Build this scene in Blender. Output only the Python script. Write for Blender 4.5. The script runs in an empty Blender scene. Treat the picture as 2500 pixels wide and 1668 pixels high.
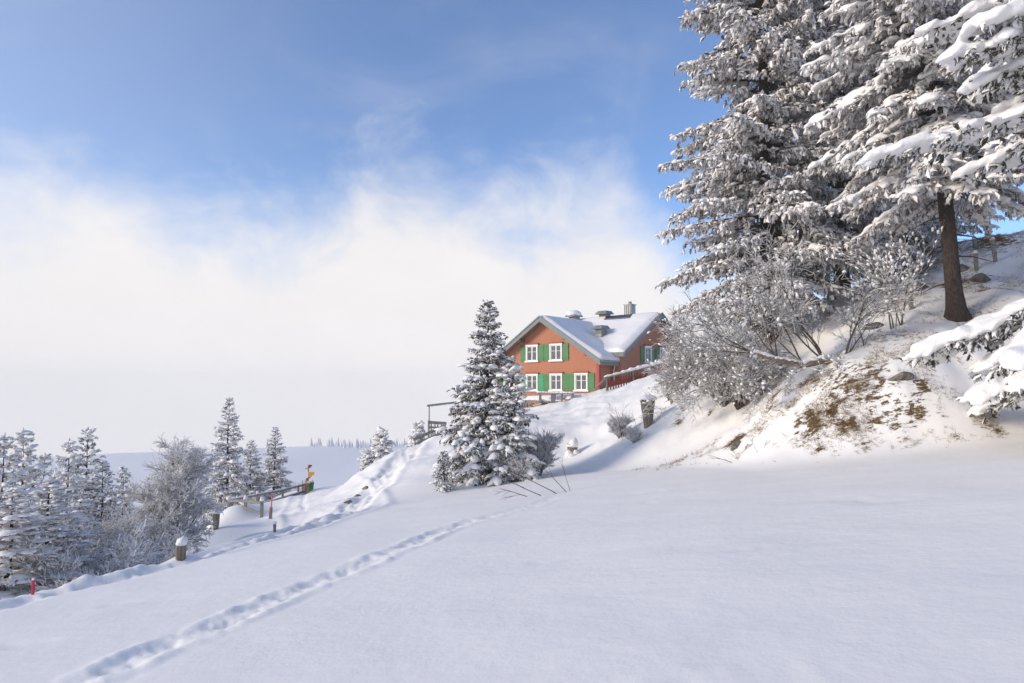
import bpy, math, random
import numpy as np
from mathutils import Vector
S = bpy.context.scene
C = S.collection
# ------------------------------------------------------------------ camera, sky, sun, exposure
FPX, PITCH = 1700.0, math.atan(117/1700)          # focal length in photo pixels (2500 wide)
cam = bpy.data.cameras.new('camera'); camo = bpy.data.objects.new('camera', cam); C.objects.link(camo)
cam.sensor_width = 36; cam.lens = 36*FPX/2500; cam.clip_start = .1; cam.clip_end = 12000
camo.location = (0, 0, 0); camo.rotation_euler = (math.pi/2+PITCH, 0, 0); S.camera = camo
SUN_EL, SUN_AZ = math.radians(19), math.radians(-108)   # azimuth from +Y towards +X
sd = Vector((math.sin(SUN_AZ)*math.cos(SUN_EL), math.cos(SUN_AZ)*math.cos(SUN_EL), math.sin(SUN_EL)))
sl = bpy.data.lights.new('sun', 'SUN'); sl.energy = 2.15; sl.angle = math.radians(20.0); sl.color = (1, .87, .70)
so = bpy.data.objects.new('sun', sl); C.objects.link(so); so.rotation_euler = sd.to_track_quat('Z', 'Y').to_euler()
S.view_settings.view_transform = 'Standard'; S.view_settings.look = 'None'; S.view_settings.gamma = 1
S.view_settings.exposure = 0.60; S.view_settings.use_curve_mapping = False
S.cycles.use_denoising = True; S.cycles.max_bounces = 8; S.cycles.transparent_max_bounces = 8
S.cycles.volume_bounces = 3

W = bpy.data.worlds.new('World'); S.world = W; W.use_nodes = True
nt = W.node_tree; nt.nodes.clear()
def N(t, typ, **kw):
    n = t.nodes.new(typ)
    for k, v in kw.items(): setattr(n, k, v)
    return n
def L(t, a, b): t.links.new(a, b)
def M(t, op, a, b=None, c=None, clamp=False):
    n = N(t, 'ShaderNodeMath', operation=op); n.use_clamp = clamp
    for i, v in enumerate((a, b, c)):
        if v is None: continue
        if isinstance(v, (int, float)): n.inputs[i].default_value = v
        else: L(t, v, n.inputs[i])
    return n.outputs[0]
def MIX(t, f, a, b, mode='MIX'):
    n = N(t, 'ShaderNodeMix', data_type='RGBA', blend_type=mode)
    for i, v in ((0, f), (6, a), (7, b)):
        if isinstance(v, (int, float)): n.inputs[i].default_value = v
        elif isinstance(v, tuple): n.inputs[i].default_value = (*v, 1)
        else: L(t, v, n.inputs[i])
    return n.outputs[2]
def RNG(t, v, a, b, c=0., d=1., smooth=True):
    n = N(t, 'ShaderNodeMapRange'); n.interpolation_type = 'SMOOTHSTEP' if smooth else 'LINEAR'
    L(t, v, n.inputs[0])
    for i, x in enumerate((a, b, c, d)):
        if isinstance(x, (int, float)): n.inputs[i+1].default_value = x
        else: L(t, x, n.inputs[i+1])
    return n.outputs[0]
def NOISE(t, vec, scale, detail=4, rough=.55, dist=0.):
    n = N(t, 'ShaderNodeTexNoise'); n.inputs['Scale'].default_value = scale; n.inputs['Detail'].default_value = detail
    n.inputs['Roughness'].default_value = rough; n.inputs['Distortion'].default_value = dist
    if vec is not None: L(t, vec, n.inputs['Vector'])
    return n.outputs['Fac']
sky = N(nt, 'ShaderNodeTexSky', sky_type='NISHITA'); sky.sun_disc = False
sky.sun_elevation = SUN_EL; sky.sun_rotation = SUN_AZ; sky.altitude = 1200; sky.air_density = 1.0; sky.dust_density = .3; sky.ozone_density = 2.5
tc = N(nt, 'ShaderNodeTexCoord'); sp = N(nt, 'ShaderNodeSeparateXYZ'); L(nt, tc.outputs['Generated'], sp.inputs[0])
az = M(nt, 'ARCTAN2', sp.outputs[0], sp.outputs[1]); el = M(nt, 'ARCSINE', sp.outputs[2])
# top edge of the fog bank: elevation (rad) as a function of azimuth
edge = [(0,500),(180,500),(330,545),(450,600),(600,610),(760,590),(850,500),(930,455),(1040,480),(1180,540),(1300,540),(1400,490),(1470,480),(1540,540),(1620,640),(1760,740),(2100,820),(2500,860)]
fc = N(nt, 'ShaderNodeFloatCurve'); cv = fc.mapping.curves[0]
pts = [(math.atan((u-1250)/FPX), math.atan((951-v)/FPX*math.cos(math.atan((u-1250)/FPX)))) for u, v in edge]
pts = [(-math.pi, .19), (-1.2, .25)] + pts + [(1.2, .05), (math.pi, .19)]
while len(cv.points) < len(pts): cv.points.new(.5, .5)
for p, (a, e) in zip(cv.points, pts): p.location = ((a+math.pi)/(2*math.pi), e*2); p.handle_type = 'AUTO'
fc.mapping.update()
L(nt, M(nt, 'DIVIDE', M(nt, 'ADD', az, math.pi), 2*math.pi), fc.inputs['Value'])
edge_el = M(nt, 'MULTIPLY', fc.outputs[0], .5)
mp = N(nt, 'ShaderNodeMapping'); mp.inputs['Scale'].default_value = (1, 1, 1.5); L(nt, tc.outputs['Generated'], mp.inputs[0])
n1 = NOISE(nt, mp.outputs[0], 7.0, 9, .6, .35)
n2 = NOISE(nt, mp.outputs[0], 2.6, 6, .6, .6)
d = M(nt, 'SUBTRACT', edge_el, el)
d = M(nt, 'ADD', d, M(nt, 'MULTIPLY', M(nt, 'SUBTRACT', n1, .5), .22))
d = M(nt, 'ADD', d, M(nt, 'MULTIPLY', M(nt, 'SUBTRACT', n2, .5), .12))
fog = RNG(nt, d, -.115, .075)
wisp = M(nt, 'MULTIPLY', RNG(nt, n2, .46, .74), RNG(nt, d, -.42, -.05, 0., .17))
mask = M(nt, 'MAXIMUM', fog, wisp)
veil = RNG(nt, az, -.1, -.75, .03, .20)             # thin high veil, denser towards the sun
tint = MIX(nt, veil, MIX(nt, 1., sky.outputs[0], (1.02, 1.17, 1.40), 'MULTIPLY'), (6.4, 6.3, 6.5))
white = MIX(nt, RNG(nt, n1, .3, .7), (6.0, 5.85, 5.85), (6.25, 6.08, 6.07))
skyc = MIX(nt, mask, tint, white)
bg = N(nt, 'ShaderNodeBackground'); bg.inputs[1].default_value = .1; L(nt, skyc, bg.inputs[0])
wo = N(nt, 'ShaderNodeOutputWorld'); L(nt, bg.outputs[0], wo.inputs[0])

# ------------------------------------------------------------------ pixel rays, noise
cp, spn = math.cos(PITCH), math.sin(PITCH)
def ray(u, v):
    t = (834-v)/FPX
    return ((u-1250)/FPX, cp-t*spn, spn+t*cp)
def P(u, v, Y):
    r = ray(u, v); k = Y/r[1]
    return (r[0]*k, Y, r[2]*k)
FA, FB, FC = .128, -.0725, -1.7
def Fz(x, y): return FC+FA*x+FB*y
def PF(u, v):
    r = ray(u, v); k = FC/(r[2]-FA*r[0]-FB*r[1])
    return (r[0]*k, r[1]*k, r[2]*k)
def hsh(ix, iy, s):
    n = (ix*374761393+iy*668265263+s*974634797) & 0x7fffffff
    n = ((n ^ (n >> 13))*1274126177) & 0x7fffffff
    return ((n ^ (n >> 16)) & 0xffff)/65535.0
def vnoise(x, y, s=0):
    x = np.asarray(x, float); y = np.asarray(y, float)
    ix = np.floor(x).astype(np.int64); iy = np.floor(y).astype(np.int64)
    fx = x-ix; fy = y-iy; fx = fx*fx*(3-2*fx); fy = fy*fy*(3-2*fy)
    a, b, c, e = hsh(ix, iy, s), hsh(ix+1, iy, s), hsh(ix, iy+1, s), hsh(ix+1, iy+1, s)
    return (a+(b-a)*fx)*(1-fy)+(c+(e-c)*fx)*fy-.5
def fbm(x, y, s=0, o=4):
    r, a = 0, 1.
    for i in range(o):
        r = r+a*vnoise(x*2**i+i*17.3, y*2**i-i*9.1, s+i); a *= .5
    return r
def sstep(a, b, x):
    t = np.clip((x-a)/(b-a), 0, 1); return t*t*(3-2*t)

# ------------------------------------------------------------------ terrain
class TPS:
    def __init__(s, pts, lam=.02):
        p = np.array(pts, float); s.c = p[:, :2]; n = len(p)
        K = s.k(s.c, s.c)-lam*np.eye(n); A = np.zeros((n+3, n+3)); A[:n, :n] = K
        A[:n, n] = 1; A[:n, n+1:] = s.c; A[n, :n] = 1; A[n+1:, :n] = s.c.T
        s.w = np.linalg.solve(A, np.concatenate([p[:, 2], [0, 0, 0]]))
    def k(s, a, b):
        r = np.sqrt(((a[:, None, :]-b[None])**2).sum(2)); return -np.sqrt(r*r+1.5)        # multiquadric: smooth, little overshoot
    def __call__(s, x, y):
        q = np.stack([np.ravel(x), np.ravel(y)], 1); out = np.empty(len(q)); n = len(s.c)
        for i in range(0, len(q), 40000):
            j = q[i:i+40000]; out[i:i+40000] = s.k(j, s.c)@s.w[:n]+s.w[n]+j@s.w[n+1:]
        return out.reshape(np.shape(x))
foot_px = [(1075,1208),(1190,1187),(1330,1158),(1480,1147),(1640,1141),(1800,1140),(2000,1129),(2250,1104),(2500,1075)]
foot = [PF(u, v) for u, v in foot_px]
Hp = list(foot)
for (x, y, z) in foot:                                   # hill dives under the field in front of the foot
    l = math.hypot(x, y); nx, ny = x-x/l*2.5, y-y/l*2.5
    Hp.append((nx, ny, Fz(nx, ny)-.7))
for x, y in [(0,5),(0,15),(0,21),(5,17),(9,13),(6,10),(10,5),(-5,16),(18,4),(25,0),(-8,5),(0,-30),(-30,-10),(30,-20),(13,9),(-9,20)]: Hp.append((x, y, Fz(x, y)-3))
Hp += [P(*q) for q in [
 (2000,1000,21.3),(2000,905,23.5),(2060,770,28),(2130,690,35),(2250,955,20.2),(2250,850,21.8),(2340,770,23.5),(2480,1000,19.4),(2480,870,21),(2480,700,25.5),
 (2500,568,33),(2300,606,34),(2200,656,34.5),(2400,590,33.5),(1885,835,30),(1753,945,30.5),(1640,982,34),(1590,1037,32),(1525,1065,32.5),(1395,1112,34.5),(1800,1040,26),(1700,1080,27.5),
 (1300,1024,47),(1400,996,48),(1470,968,49),(1560,932,50),(1640,910,50),(1720,878,50),(1800,835,48),
 (1300,1080,37),(1350,1050,38),(1450,1010,40),(1550,975,38),
 (1010,1094,46),(1085,1066,47),(930,1122,43),(870,1167,40),(842,1205,36),(832,1240,28.5),(900,1185,35),(960,1190,30),(1000,1130,38),(1050,1100,40),(1100,1060,44),(1180,1030,46),(900,1215,29.5),(1000,1150,34.5)]]
Hp += [(3,62,-1),(10,62,.2),(20,60,2.6),(0,78,-5),(18,85,-2),(32,60,4),(42,40,9),(-5,58,-4),(40,20,4),(60,30,9),(60,60,6),(30,45,7),(22,46,5.5),
       (-13,46,-8.2),(-13,40,-7.6),(-10,34,-6.8),(-9,29,-6.2),(-12,54,-9),(-20,60,-13),(-20,40,-12),(-20,25,-11),(-30,80,-20),(0,110,-16),(-60,40,-30),(-60,100,-35),(60,110,-6)]
H_ = TPS(Hp)
edge_pts = [PF(u, v) for u, v in [(-900,1700),(-350,1570),(0,1475),(260,1412),(520,1350),(700,1300),(830,1247)]]
Gp = list(edge_pts)+[(x+2, y+.2, Fz(x+2, y+.2)) for x, y, z in edge_pts]
Gp += [P(*q) for q in [(842,1212,36),(790,1240,30),(740,1218,46),(752,1201,56),(790,1187,57),(856,1181,52),(700,1260,34),(690,1300,24),(660,1270,38),(670,1309,29),(525,1299,31),(600,1310,24),(640,1256,46),(565,1240,46),(500,1302,30),(440,1374,20),(690,1206,58)]]
Gp += [(-15.5,34,-10),(-17,30,-10.5),(-12.6,24,-8.3),(-13.5,20,-8.2),(-12.5,16,-7),(-11.5,12,-5.7),(-22,44,-12.5),(-24,50,-12.5),(-23,60,-12),(-28,40,-18),(-30,20,-17),(-28,5,-12),(-40,40,-24),(-40,60,-22),(-30,75,-17),(-17,66,-11.5),(-10,66,-11),(-14,80,-16),(0,70,-12),
       (-60,20,-28),(-70,80,-36),(-20,110,-26),(20,110,-24),(60,100,-20),(0,40,-6.5),(10,50,-8),(30,40,-5),(-40,-30,-11),(-80,-30,-26)]
G_ = TPS(Gp)
ey = np.array([p[1] for p in edge_pts]+[26.5, 30, 33, 60]); ex = np.array([p[0] for p in edge_pts]+[-5.8, -1.5, 3, 60])
def edge_x(y): return np.interp(y, ey, ex)
def zfar(x, y):
    r = np.hypot(x, y); a = np.arctan2(x, y)
    base = np.interp(r, [60, 120, 200, 300, 480, 650, 700, 800, 1600], [-18, -27, -33, -40, -49, -53, -62, -110, -300])
    hills = fbm(x/160, y/160, 8, 4)*7*sstep(150, 400, r)
    right = sstep(.15, .9, a)*sstep(2.9, 2.2, a)*np.interp(r, [60, 150, 500], [10, 45, 90])
    return base+hills+right
seg = lambda px: np.array([PF(u, v)[:2] for u, v in px])
track = seg([(60,1715),(200,1652),(330,1597),(500,1532),(650,1467),(800,1407),(900,1370),(1000,1330),(1060,1300),(1150,1270),(1300,1235),(1360,1212),(1420,1185)])
track_len = float(np.hypot(*(track[1:]-track[:-1]).T).sum())
berm = np.array([p[:2] for p in edge_pts])
pathp = np.array([p[:2] for p in edge_pts[4:]]+[P(800,1225,33)[:2], P(775,1212,44)[:2], P(775,1196,54)[:2], P(800,1185,66)[:2]])
sledge = np.array([P(822,1262,25)[:2], P(880,1225,29.5)[:2], P(935,1175,35)[:2], P(975,1120,40)[:2], P(1020,1085,44.5)[:2]])
def pdist(x, y, pl):
    """distance to a polyline, signed side and arc length"""
    best = np.full(x.shape, 1e9); side = np.zeros(x.shape); arc = np.zeros(x.shape); s0 = 0.
    for a, b in zip(pl[:-1], pl[1:]):
        dv = b-a; l = np.hypot(*dv); dv = dv/l
        t = np.clip((x-a[0])*dv[0]+(y-a[1])*dv[1], 0, l)
        px, py = x-a[0]-t*dv[0], y-a[1]-t*dv[1]; dd = np.hypot(px, py); m = dd < best
        best = np.where(m, dd, best); side = np.where(m, np.sign(dv[0]*py-dv[1]*px), side); arc = np.where(m, s0+t, arc); s0 += l
    return best, side, arc
def smax(a, b, k):
    h = np.clip(.5+.5*(a-b)/k, 0, 1); return b+(a-b)*h+k*h*(1-h)
def base_h(x, y):
    x = np.asarray(x, float); y = np.asarray(y, float)
    f = Fz(x, y); g = G_(x, y); e = edge_x(y)
    b = g+(f-g)*sstep(e-1.0, e+.3, x)
    h = H_(x, y); h = h+fbm(x/4.5, y/4.5, 3, 4)*.38*sstep(-.2, 1.5, h-b)
    z = smax(h, b, .35)
    r = np.hypot(x, y); t = sstep(75, 125, r)
    return z*(1-t)+zfar(x, y)*t
def height(x, y):
    sc = np.isscalar(x); x = np.atleast_1d(np.asarray(x, float)); y = np.atleast_1d(np.asarray(y, float))
    z = base_h(x, y); r = np.hypot(x, y); near = r < 75
    X, Y = x[near], y[near]; q = np.zeros(X.shape)
    q += fbm(X/6, Y/6, 11, 4)*.10+fbm(X/1.3, Y/.9, 12, 3)*.018
    q += -.016*sstep(.36, .48, vnoise(X/1.3+3.7, Y/1.1, 15))*(1+1.5*fbm(X/.3, Y/.3, 16, 2))   # shallow dents in the crust
    onh = sstep(.0, 1.2, H_(X, Y)-Fz(X, Y)-.1)
    q += onh*(fbm(X/1.1, Y/1.1, 21, 4)*.22)
    # footprint trail
    dd, sdn, ar = pdist(X, Y, track); wig = fbm(ar/1.7, ar*0, 31, 2)*.16; dl = dd*sdn+wig
    ph = np.mod(ar, .72)/.72; stepx = np.where(np.mod(np.floor(ar/.72), 2) < 1, .09, -.09)
    fp = np.exp(-((dl-stepx)/.12)**2-((ph-.5)/.26)**2)
    near_t = np.exp(-(dl/.25)**4); rough = fbm(X/.2, Y/.2, 33, 3)
    fade = sstep(track_len, track_len-9, ar)*.85+.0
    q += fade*(-.025*np.exp(-(dl/.22)**4)-.035*fp+near_t*rough*.07)+fade*.020*np.exp(-((np.abs(dl)-.35)/.10)**2)*(1+2.6*fbm(X/.3, Y/.3, 35, 3))
    # second fainter line beside it
    q += -.03*fade*np.exp(-((dl+.55)/.06)**2)*(.6+1.2*fbm(ar/2.5, ar*0, 36, 2))
    # snow berm along the path's edge and the trampled path
    db, sb, ab = pdist(X, Y, berm); wb = fbm(ab/2.2, ab*0, 41, 3)*.35; dlb = db*sb+wb
    q += np.exp(-((dlb-.12)/.24)**2)*(.09+.17*fbm(X/.55, Y/.55, 42, 4))
    q += np.exp(-((dlb+.40)/.26)**2)*(-.07+.12*fbm(X/.25, Y/.25, 44, 3))
    dp, sp_, ap = pdist(X, Y, pathp); pw = np.interp(Y, [10, 18, 25, 34, 60], [.3, .7, 1.6, 2.1, 1.6])
    mp_ = np.exp(-(dp/pw)**6); q += mp_*(-.10+.09*fbm(X/.35, Y/.35, 46, 3)+.05*fbm(X/1.4, Y/1.4, 47, 2))
    q += np.exp(-((dp-pw*1.06)/.2)**2)*.07
    q += -.09*np.exp(-((dp*sp_-.9)/.14)**2)*sstep(33, 36, Y)
    ds, ss, as_ = pdist(X, Y, sledge); q += np.exp(-(ds/.8)**4)*(-.14+.22*fbm(X/.28, Y/.28, 51, 3))+.07*np.exp(-((ds-.95)/.25)**2)
    z[near] += q*sstep(75, 60, r[near])
    return float(z[0]) if sc else z
def gz(x, y): return height(float(x), float(y))
def hit(u, v, ymin=6., ymax=70.):
    """where the line of sight through a photo pixel meets the ground"""
    r = ray(u, v); Y = np.geomspace(ymin, ymax, 900); k = Y/r[1]; below = r[2]*k < height(r[0]*k, Y)
    i = int(np.argmax(below)) if below.any() else len(Y)-1
    return float(r[0]*k[i]), float(Y[i])

# ------------------------------------------------------------------ object helpers
def tag(o, label=None, cat=None, group=None, kind=None):
    if label: o['label'] = label
    if cat: o['category'] = cat
    if group: o['group'] = group
    if kind: o['kind'] = kind
    return o
def link(name, me, mat=None, parent=None):
    o = bpy.data.objects.new(name, me); C.objects.link(o)
    if me is not None and mat is not None and not me.materials: me.materials.append(mat)
    if parent is not None: o.parent = parent
    return o
def empty(name, loc, rz=0., scale=1.):
    o = bpy.data.objects.new(name, None); C.objects.link(o); o.location = loc; o.rotation_euler = (0, 0, rz); o.scale = (scale,)*3
    o.empty_display_size = .3
    return o
def copy_tree(o, parent=None):
    c = o.copy(); C.objects.link(c); c.parent = parent
    for ch in list(o.children): copy_tree(ch, c)
    return c
def mesh_np(name, V, F, smooth=True, attr=None, attrname='frost'):
    V = np.ascontiguousarray(V, np.float32); F = np.ascontiguousarray(F, np.int32)
    me = bpy.data.meshes.new(name); nf, k = F.shape
    me.vertices.add(len(V)); me.vertices.foreach_set('co', V.ravel())
    me.loops.add(nf*k); me.loops.foreach_set('vertex_index', F.ravel())
    me.polygons.add(nf); me.polygons.foreach_set('loop_start', np.arange(nf, dtype=np.int32)*k)
    me.polygons.foreach_set('use_smooth', np.full(nf, smooth))
    if attr is not None:
        a = me.attributes.new(attrname, 'FLOAT', 'POINT'); a.data.foreach_set('value', np.ascontiguousarray(attr, np.float32))
    me.update(calc_edges=True); me.validate()
    return me
class MB:
    def __init__(s): s.v = []; s.f = []
    def add(s, v, f):
        o = len(s.v); s.v += [tuple(map(float, p)) for p in v]; s.f += [tuple(i+o for i in q) for q in f]; return s
    def box(s, x0, x1, y0, y1, z0, z1):
        return s.add([(x0,y0,z0),(x1,y0,z0),(x1,y1,z0),(x0,y1,z0),(x0,y0,z1),(x1,y0,z1),(x1,y1,z1),(x0,y1,z1)],
                     [(3,2,1,0),(4,5,6,7),(0,1,5,4),(1,2,6,5),(2,3,7,6),(3,0,4,7)])
    def prism(s, poly, axis, a, b):
        """poly: 2-D outline, extruded along axis ('x' or 'y') from a to b"""
        n = len(poly); put = (lambda t, p: (p[0], t, p[1])) if axis == 'y' else (lambda t, p: (t, p[0], p[1]))
        v = [put(a, p) for p in poly]+[put(b, p) for p in poly]
        f = [tuple(range(n)), tuple(range(2*n-1, n-1, -1))]+[(i, i+n, (i+1) % n+n, (i+1) % n) for i in range(n)]
        return s.add(v, f)
    def beam(s, a, b, w, h, up=(0, 0, 1), rough=0., rnd=None):
        a, b, up = Vector(a), Vector(b), Vector(up); d = (b-a).normalized()
        sd_ = d.cross(up).normalized(); u = sd_.cross(d)
        v = []
        for p in (a, b):
            for i, j in ((-1,-1),(1,-1),(1,1),(-1,1)):
                k = 1+(rnd.uniform(-rough, rough) if rnd else 0)
                v.append(p+sd_*i*w/2*k+u*j*h/2*k)
        return s.add(v, [(3,2,1,0),(4,5,6,7),(0,1,5,4),(1,2,6,5),(2,3,7,6),(3,0,4,7)])
    def tube(s, pts, rad, n=8, cap=True):
        pts = [Vector(p) for p in pts]; v = []; f = []; ref = Vector((.31, .92, .17))
        for i, p in enumerate(pts):
            t = (pts[min(i+1, len(pts)-1)]-pts[max(i-1, 0)]).normalized()
            a = t.cross(ref).normalized(); b = t.cross(a)
            r = rad[i] if hasattr(rad, '__len__') else rad
            for k in range(n):
                q = 2*math.pi*k/n; v.append(p+(a*math.cos(q)+b*math.sin(q))*r)
        for i in range(len(pts)-1):
            for k in range(n): f.append((i*n+k, i*n+(k+1) % n, (i+1)*n+(k+1) % n, (i+1)*n+k))
        if cap: f += [tuple(range(n-1, -1, -1)), tuple(range((len(pts)-1)*n, len(pts)*n))]
        return s.add(v, f)
    def lathe(s, prof, n=12):
        v = []; f = []
        for r, z in prof:
            for k in range(n): v.append((r*math.cos(2*math.pi*k/n), r*math.sin(2*math.pi*k/n), z))
        for i in range(len(prof)-1):
            for k in range(n): f.append((i*n+k, i*n+(k+1) % n, (i+1)*n+(k+1) % n, (i+1)*n+k))
        f += [tuple(range(n-1, -1, -1)), tuple(range((len(prof)-1)*n, len(prof)*n))]
        return s.add(v, f)
    def build(s, name, mat, parent=None, smooth=False, bevel=0., label=None):
        me = bpy.data.meshes.new(name); me.from_pydata(s.v, [], s.f); me.update()
        import bmesh
        bm = bmesh.new(); bm.from_mesh(me); bmesh.ops.recalc_face_normals(bm, faces=bm.faces)
        if bevel: bmesh.ops.bevel(bm, geom=bm.edges[:], offset=bevel, segments=2, affect='EDGES', profile=.6)
        bm.to_mesh(me); bm.free()
        if smooth: me.polygons.foreach_set('use_smooth', [True]*len(me.polygons))
        o = link(name, me, mat, parent)
        if label: o['label'] = label
        return o

# ------------------------------------------------------------------ materials
MATS = {}
def newmat(name):
    m = bpy.data.materials.new(name); m.use_nodes = True; t = m.node_tree; b = t.nodes['Principled BSDF']; MATS[name] = m
    return m, t, b
def bump(t, b, h, strength, dist):
    n = N(t, 'ShaderNodeBump'); n.inputs['Strength'].default_value = strength; n.inputs['Distance'].default_value = dist
    L(t, h, n.inputs['Height']); L(t, n.outputs[0], b.inputs['Normal'])
def geo_pos(t): return N(t, 'ShaderNodeNewGeometry').outputs['Position']
def objc(t): return N(t, 'ShaderNodeTexCoord').outputs['Object']
def plain(name, c1, c2, scale=3., rough=.7, bumps=(40., .3, .01), stretch=(1, 1, 1), metal=0.):
    m, t, b = newmat(name)
    mpn = N(t, 'ShaderNodeMapping'); mpn.inputs['Scale'].default_value = stretch; L(t, objc(t), mpn.inputs[0])
    n = NOISE(t, mpn.outputs[0], scale, 5, .6); L(t, MIX(t, RNG(t, n, .3, .7), c1, c2), b.inputs['Base Color'])
    b.inputs['Roughness'].default_value = rough; b.inputs['Metallic'].default_value = metal
    if bumps: bump(t, b, NOISE(t, mpn.outputs[0], bumps[0], 4), bumps[1], bumps[2])
    return m
# ground: snow with bare-earth patches ('bare' attribute); they also darken the shaded hill-top slope
m, t, b = newmat('snow_ground'); pos = geo_pos(t)
at = M(t, 'MULTIPLY', N(t, 'ShaderNodeAttribute', attribute_name='bare').outputs['Fac'], 1.32)
smp = N(t, 'ShaderNodeMapping'); smp.inputs['Scale'].default_value = (.55, 1.2, 1.2); L(t, pos, smp.inputs[0]); nb_ = NOISE(t, smp.outputs[0], 5.5, 9, .76)
bare = RNG(t, M(t, 'ADD', at, M(t, 'MULTIPLY', M(t, 'SUBTRACT', nb_, .5), 2.3)), .60, .72)
soil = MIX(t, RNG(t, NOISE(t, pos, 24, 5, .7), .32, .68), (.028, .018, .010), (.23, .150, .062))
L(t, MIX(t, bare, (.885, .87, .845), soil), b.inputs['Base Color'])
b.inputs['Roughness'].default_value = .65; b.inputs['Specular IOR Level'].default_value = .25
hh = M(t, 'ADD', M(t, 'MULTIPLY', NOISE(t, pos, 26, 5, .7), .3), M(t, 'MULTIPLY', NOISE(t, pos, 5, 4), 1.0))
hh = M(t, 'SUBTRACT', hh, M(t, 'MULTIPLY', bare, 1.5))
bump(t, b, hh, .34, .03)
m, t, b = newmat('snow'); pos = geo_pos(t)
b.inputs['Base Color'].default_value = (.88, .87, .86, 1); b.inputs['Roughness'].default_value = .6; b.inputs['Specular IOR Level'].default_value = .25
bump(t, b, NOISE(t, pos, 14, 5, .65), .6, .05)
# needle tufts: 'frost' attribute 0 dark needles .. 1 snow
def foliage(name, dark, dark2, white, lo, hi):
    m, t, b = newmat(name); a = N(t, 'ShaderNodeAttribute', attribute_name='frost').outputs['Fac']; pos = objc(t)
    n = NOISE(t, pos, 22, 4, .7)
    f = RNG(t, M(t, 'ADD', a, M(t, 'MULTIPLY', M(t, 'SUBTRACT', n, .5), .8)), lo, hi)
    dk = MIX(t, NOISE(t, pos, 1.4, 3), dark, dark2)
    L(t, MIX(t, f, dk, white), b.inputs['Base Color']); b.inputs['Roughness'].default_value = .75; b.inputs['Specular IOR Level'].default_value = .2
foliage('needles', (.040, .043, .034), (.095, .086, .064), (.83, .83, .83), .22, .58)
foliage('frosted_needles', (.075, .062, .050), (.20, .165, .140), (.83, .81, .80), .08, .64)
m, t, b = newmat('bark'); mpn = N(t, 'ShaderNodeMapping'); mpn.inputs['Scale'].default_value = (1, 1, .35); L(t, objc(t), mpn.inputs[0])
n = NOISE(t, mpn.outputs[0], 22, 6, .7); L(t, MIX(t, RNG(t, n, .35, .7), (.018, .011, .009), (.075, .048, .038)), b.inputs['Base Color']); b.inputs['Roughness'].default_value = .9
bump(t, b, n, 1., .04)
plain('twig', (.050, .038, .032), (.12, .092, .078), 8, .85, None)
plain('wet_trunk', (.10, .075, .05), (.26, .20, .14), 9, .85, (30, .8, .02))
plain('weathered_wood', (.17, .155, .14), (.33, .30, .265), 6, .8, (30, .5, .01), (3, 3, .6))
plain('stump_wood', (.10, .078, .06), (.34, .285, .23), 5, .85, (22, 1., .04), (4, 4, .35))
plain('grey_wood', (.16, .15, .155), (.26, .25, .25), 5, .8, (30, .4, .01))
plain('brown_wood', (.22, .12, .055), (.36, .21, .10), 6, .7, (30, .4, .01))
plain('rock', (.07, .062, .055), (.24, .215, .19), 4, .9, (9, 1., .08))
plain('dry_grass', (.14, .085, .03), (.38, .25, .10), 3, .9, None)
plain('fascia_grey', (.155, .175, .175), (.20, .22, .22), 4, .6, (30, .2, .005))
plain('soffit_wood', (.16, .085, .05), (.24, .14, .09), 4, .8, (20, .3, .01))
plain('red_trim', (.30, .022, .022), (.36, .035, .03), 4, .55, None)
plain('white_paint', (.76, .75, .72), (.82, .81, .79), 4, .5, None)
plain('green_shutter', (.035, .165, .045), (.05, .20, .06), 3, .55, (18, .2, .004))
plain('bright_green_shutter', (.02, .25, .10), (.03, .29, .12), 3, .55, (18, .2, .004))
plain('zinc', (.20, .215, .215), (.33, .345, .34), 3, .45, (12, .2, .01), metal=.4)
plain('solar_glass', (.02, .03, .06), (.035, .05, .09), 3, .2, None)
plain('curtain', (.55, .54, .52), (.72, .71, .69), 6, .9, (20, .5, .02), (6, 6, .3))
plain('sign_yellow', (.75, .36, .01), (.80, .41, .02), 3, .5, None)
plain('sign_red', (.42, .02, .04), (.50, .04, .06), 3, .5, None)
plain('sign_dark', (.16, .02, .045), (.20, .03, .055), 3, .5, None)
plain('pole_pink', (.60, .12, .15), (.68, .18, .2), 3, .5, None)
plain('pole_red', (.45, .012, .04), (.52, .02, .05), 3, .5, None)
plain('bin_green', (.04, .17, .03), (.06, .23, .05), 3, .5, (14, .5, .02))
plain('wall_red', (.20, .035, .02), (.26, .05, .03), 3, .8, (40, .3, .01))
plain('far_trees', (.52, .53, .55), (.68, .69, .71), .1, .9, None)  # frosted trees, paled further: the mist's fading is put into the colour
# house shingles: terracotta, fine scalloped rows
m, t, b = newmat('shingle_wall'); o_ = objc(t); s_ = N(t, 'ShaderNodeSeparateXYZ'); L(t, o_, s_.inputs[0])
cx = N(t, 'ShaderNodeCombineXYZ'); L(t, M(t, 'ADD', s_.outputs[0], s_.outputs[1]), cx.inputs[0]); L(t, s_.outputs[2], cx.inputs[1])
br = N(t, 'ShaderNodeTexBrick'); L(t, cx.outputs[0], br.inputs['Vector']); br.inputs['Scale'].default_value = 1
br.inputs['Brick Width'].default_value = .09; br.inputs['Row Height'].default_value = .13; br.inputs['Mortar Size'].default_value = .012; br.inputs['Mortar Smooth'].default_value = .5
br.inputs['Color1'].default_value = (.43, .170, .088, 1); br.inputs['Color2'].default_value = (.48, .198, .106, 1); br.inputs['Mortar'].default_value = (.34, .125, .062, 1)
big = NOISE(t, o_, .8, 4); L(t, MIX(t, RNG(t, big, .3, .75, 0., .35), br.outputs['Color'], (.40, .15, .08)), b.inputs['Base Color'])
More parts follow.
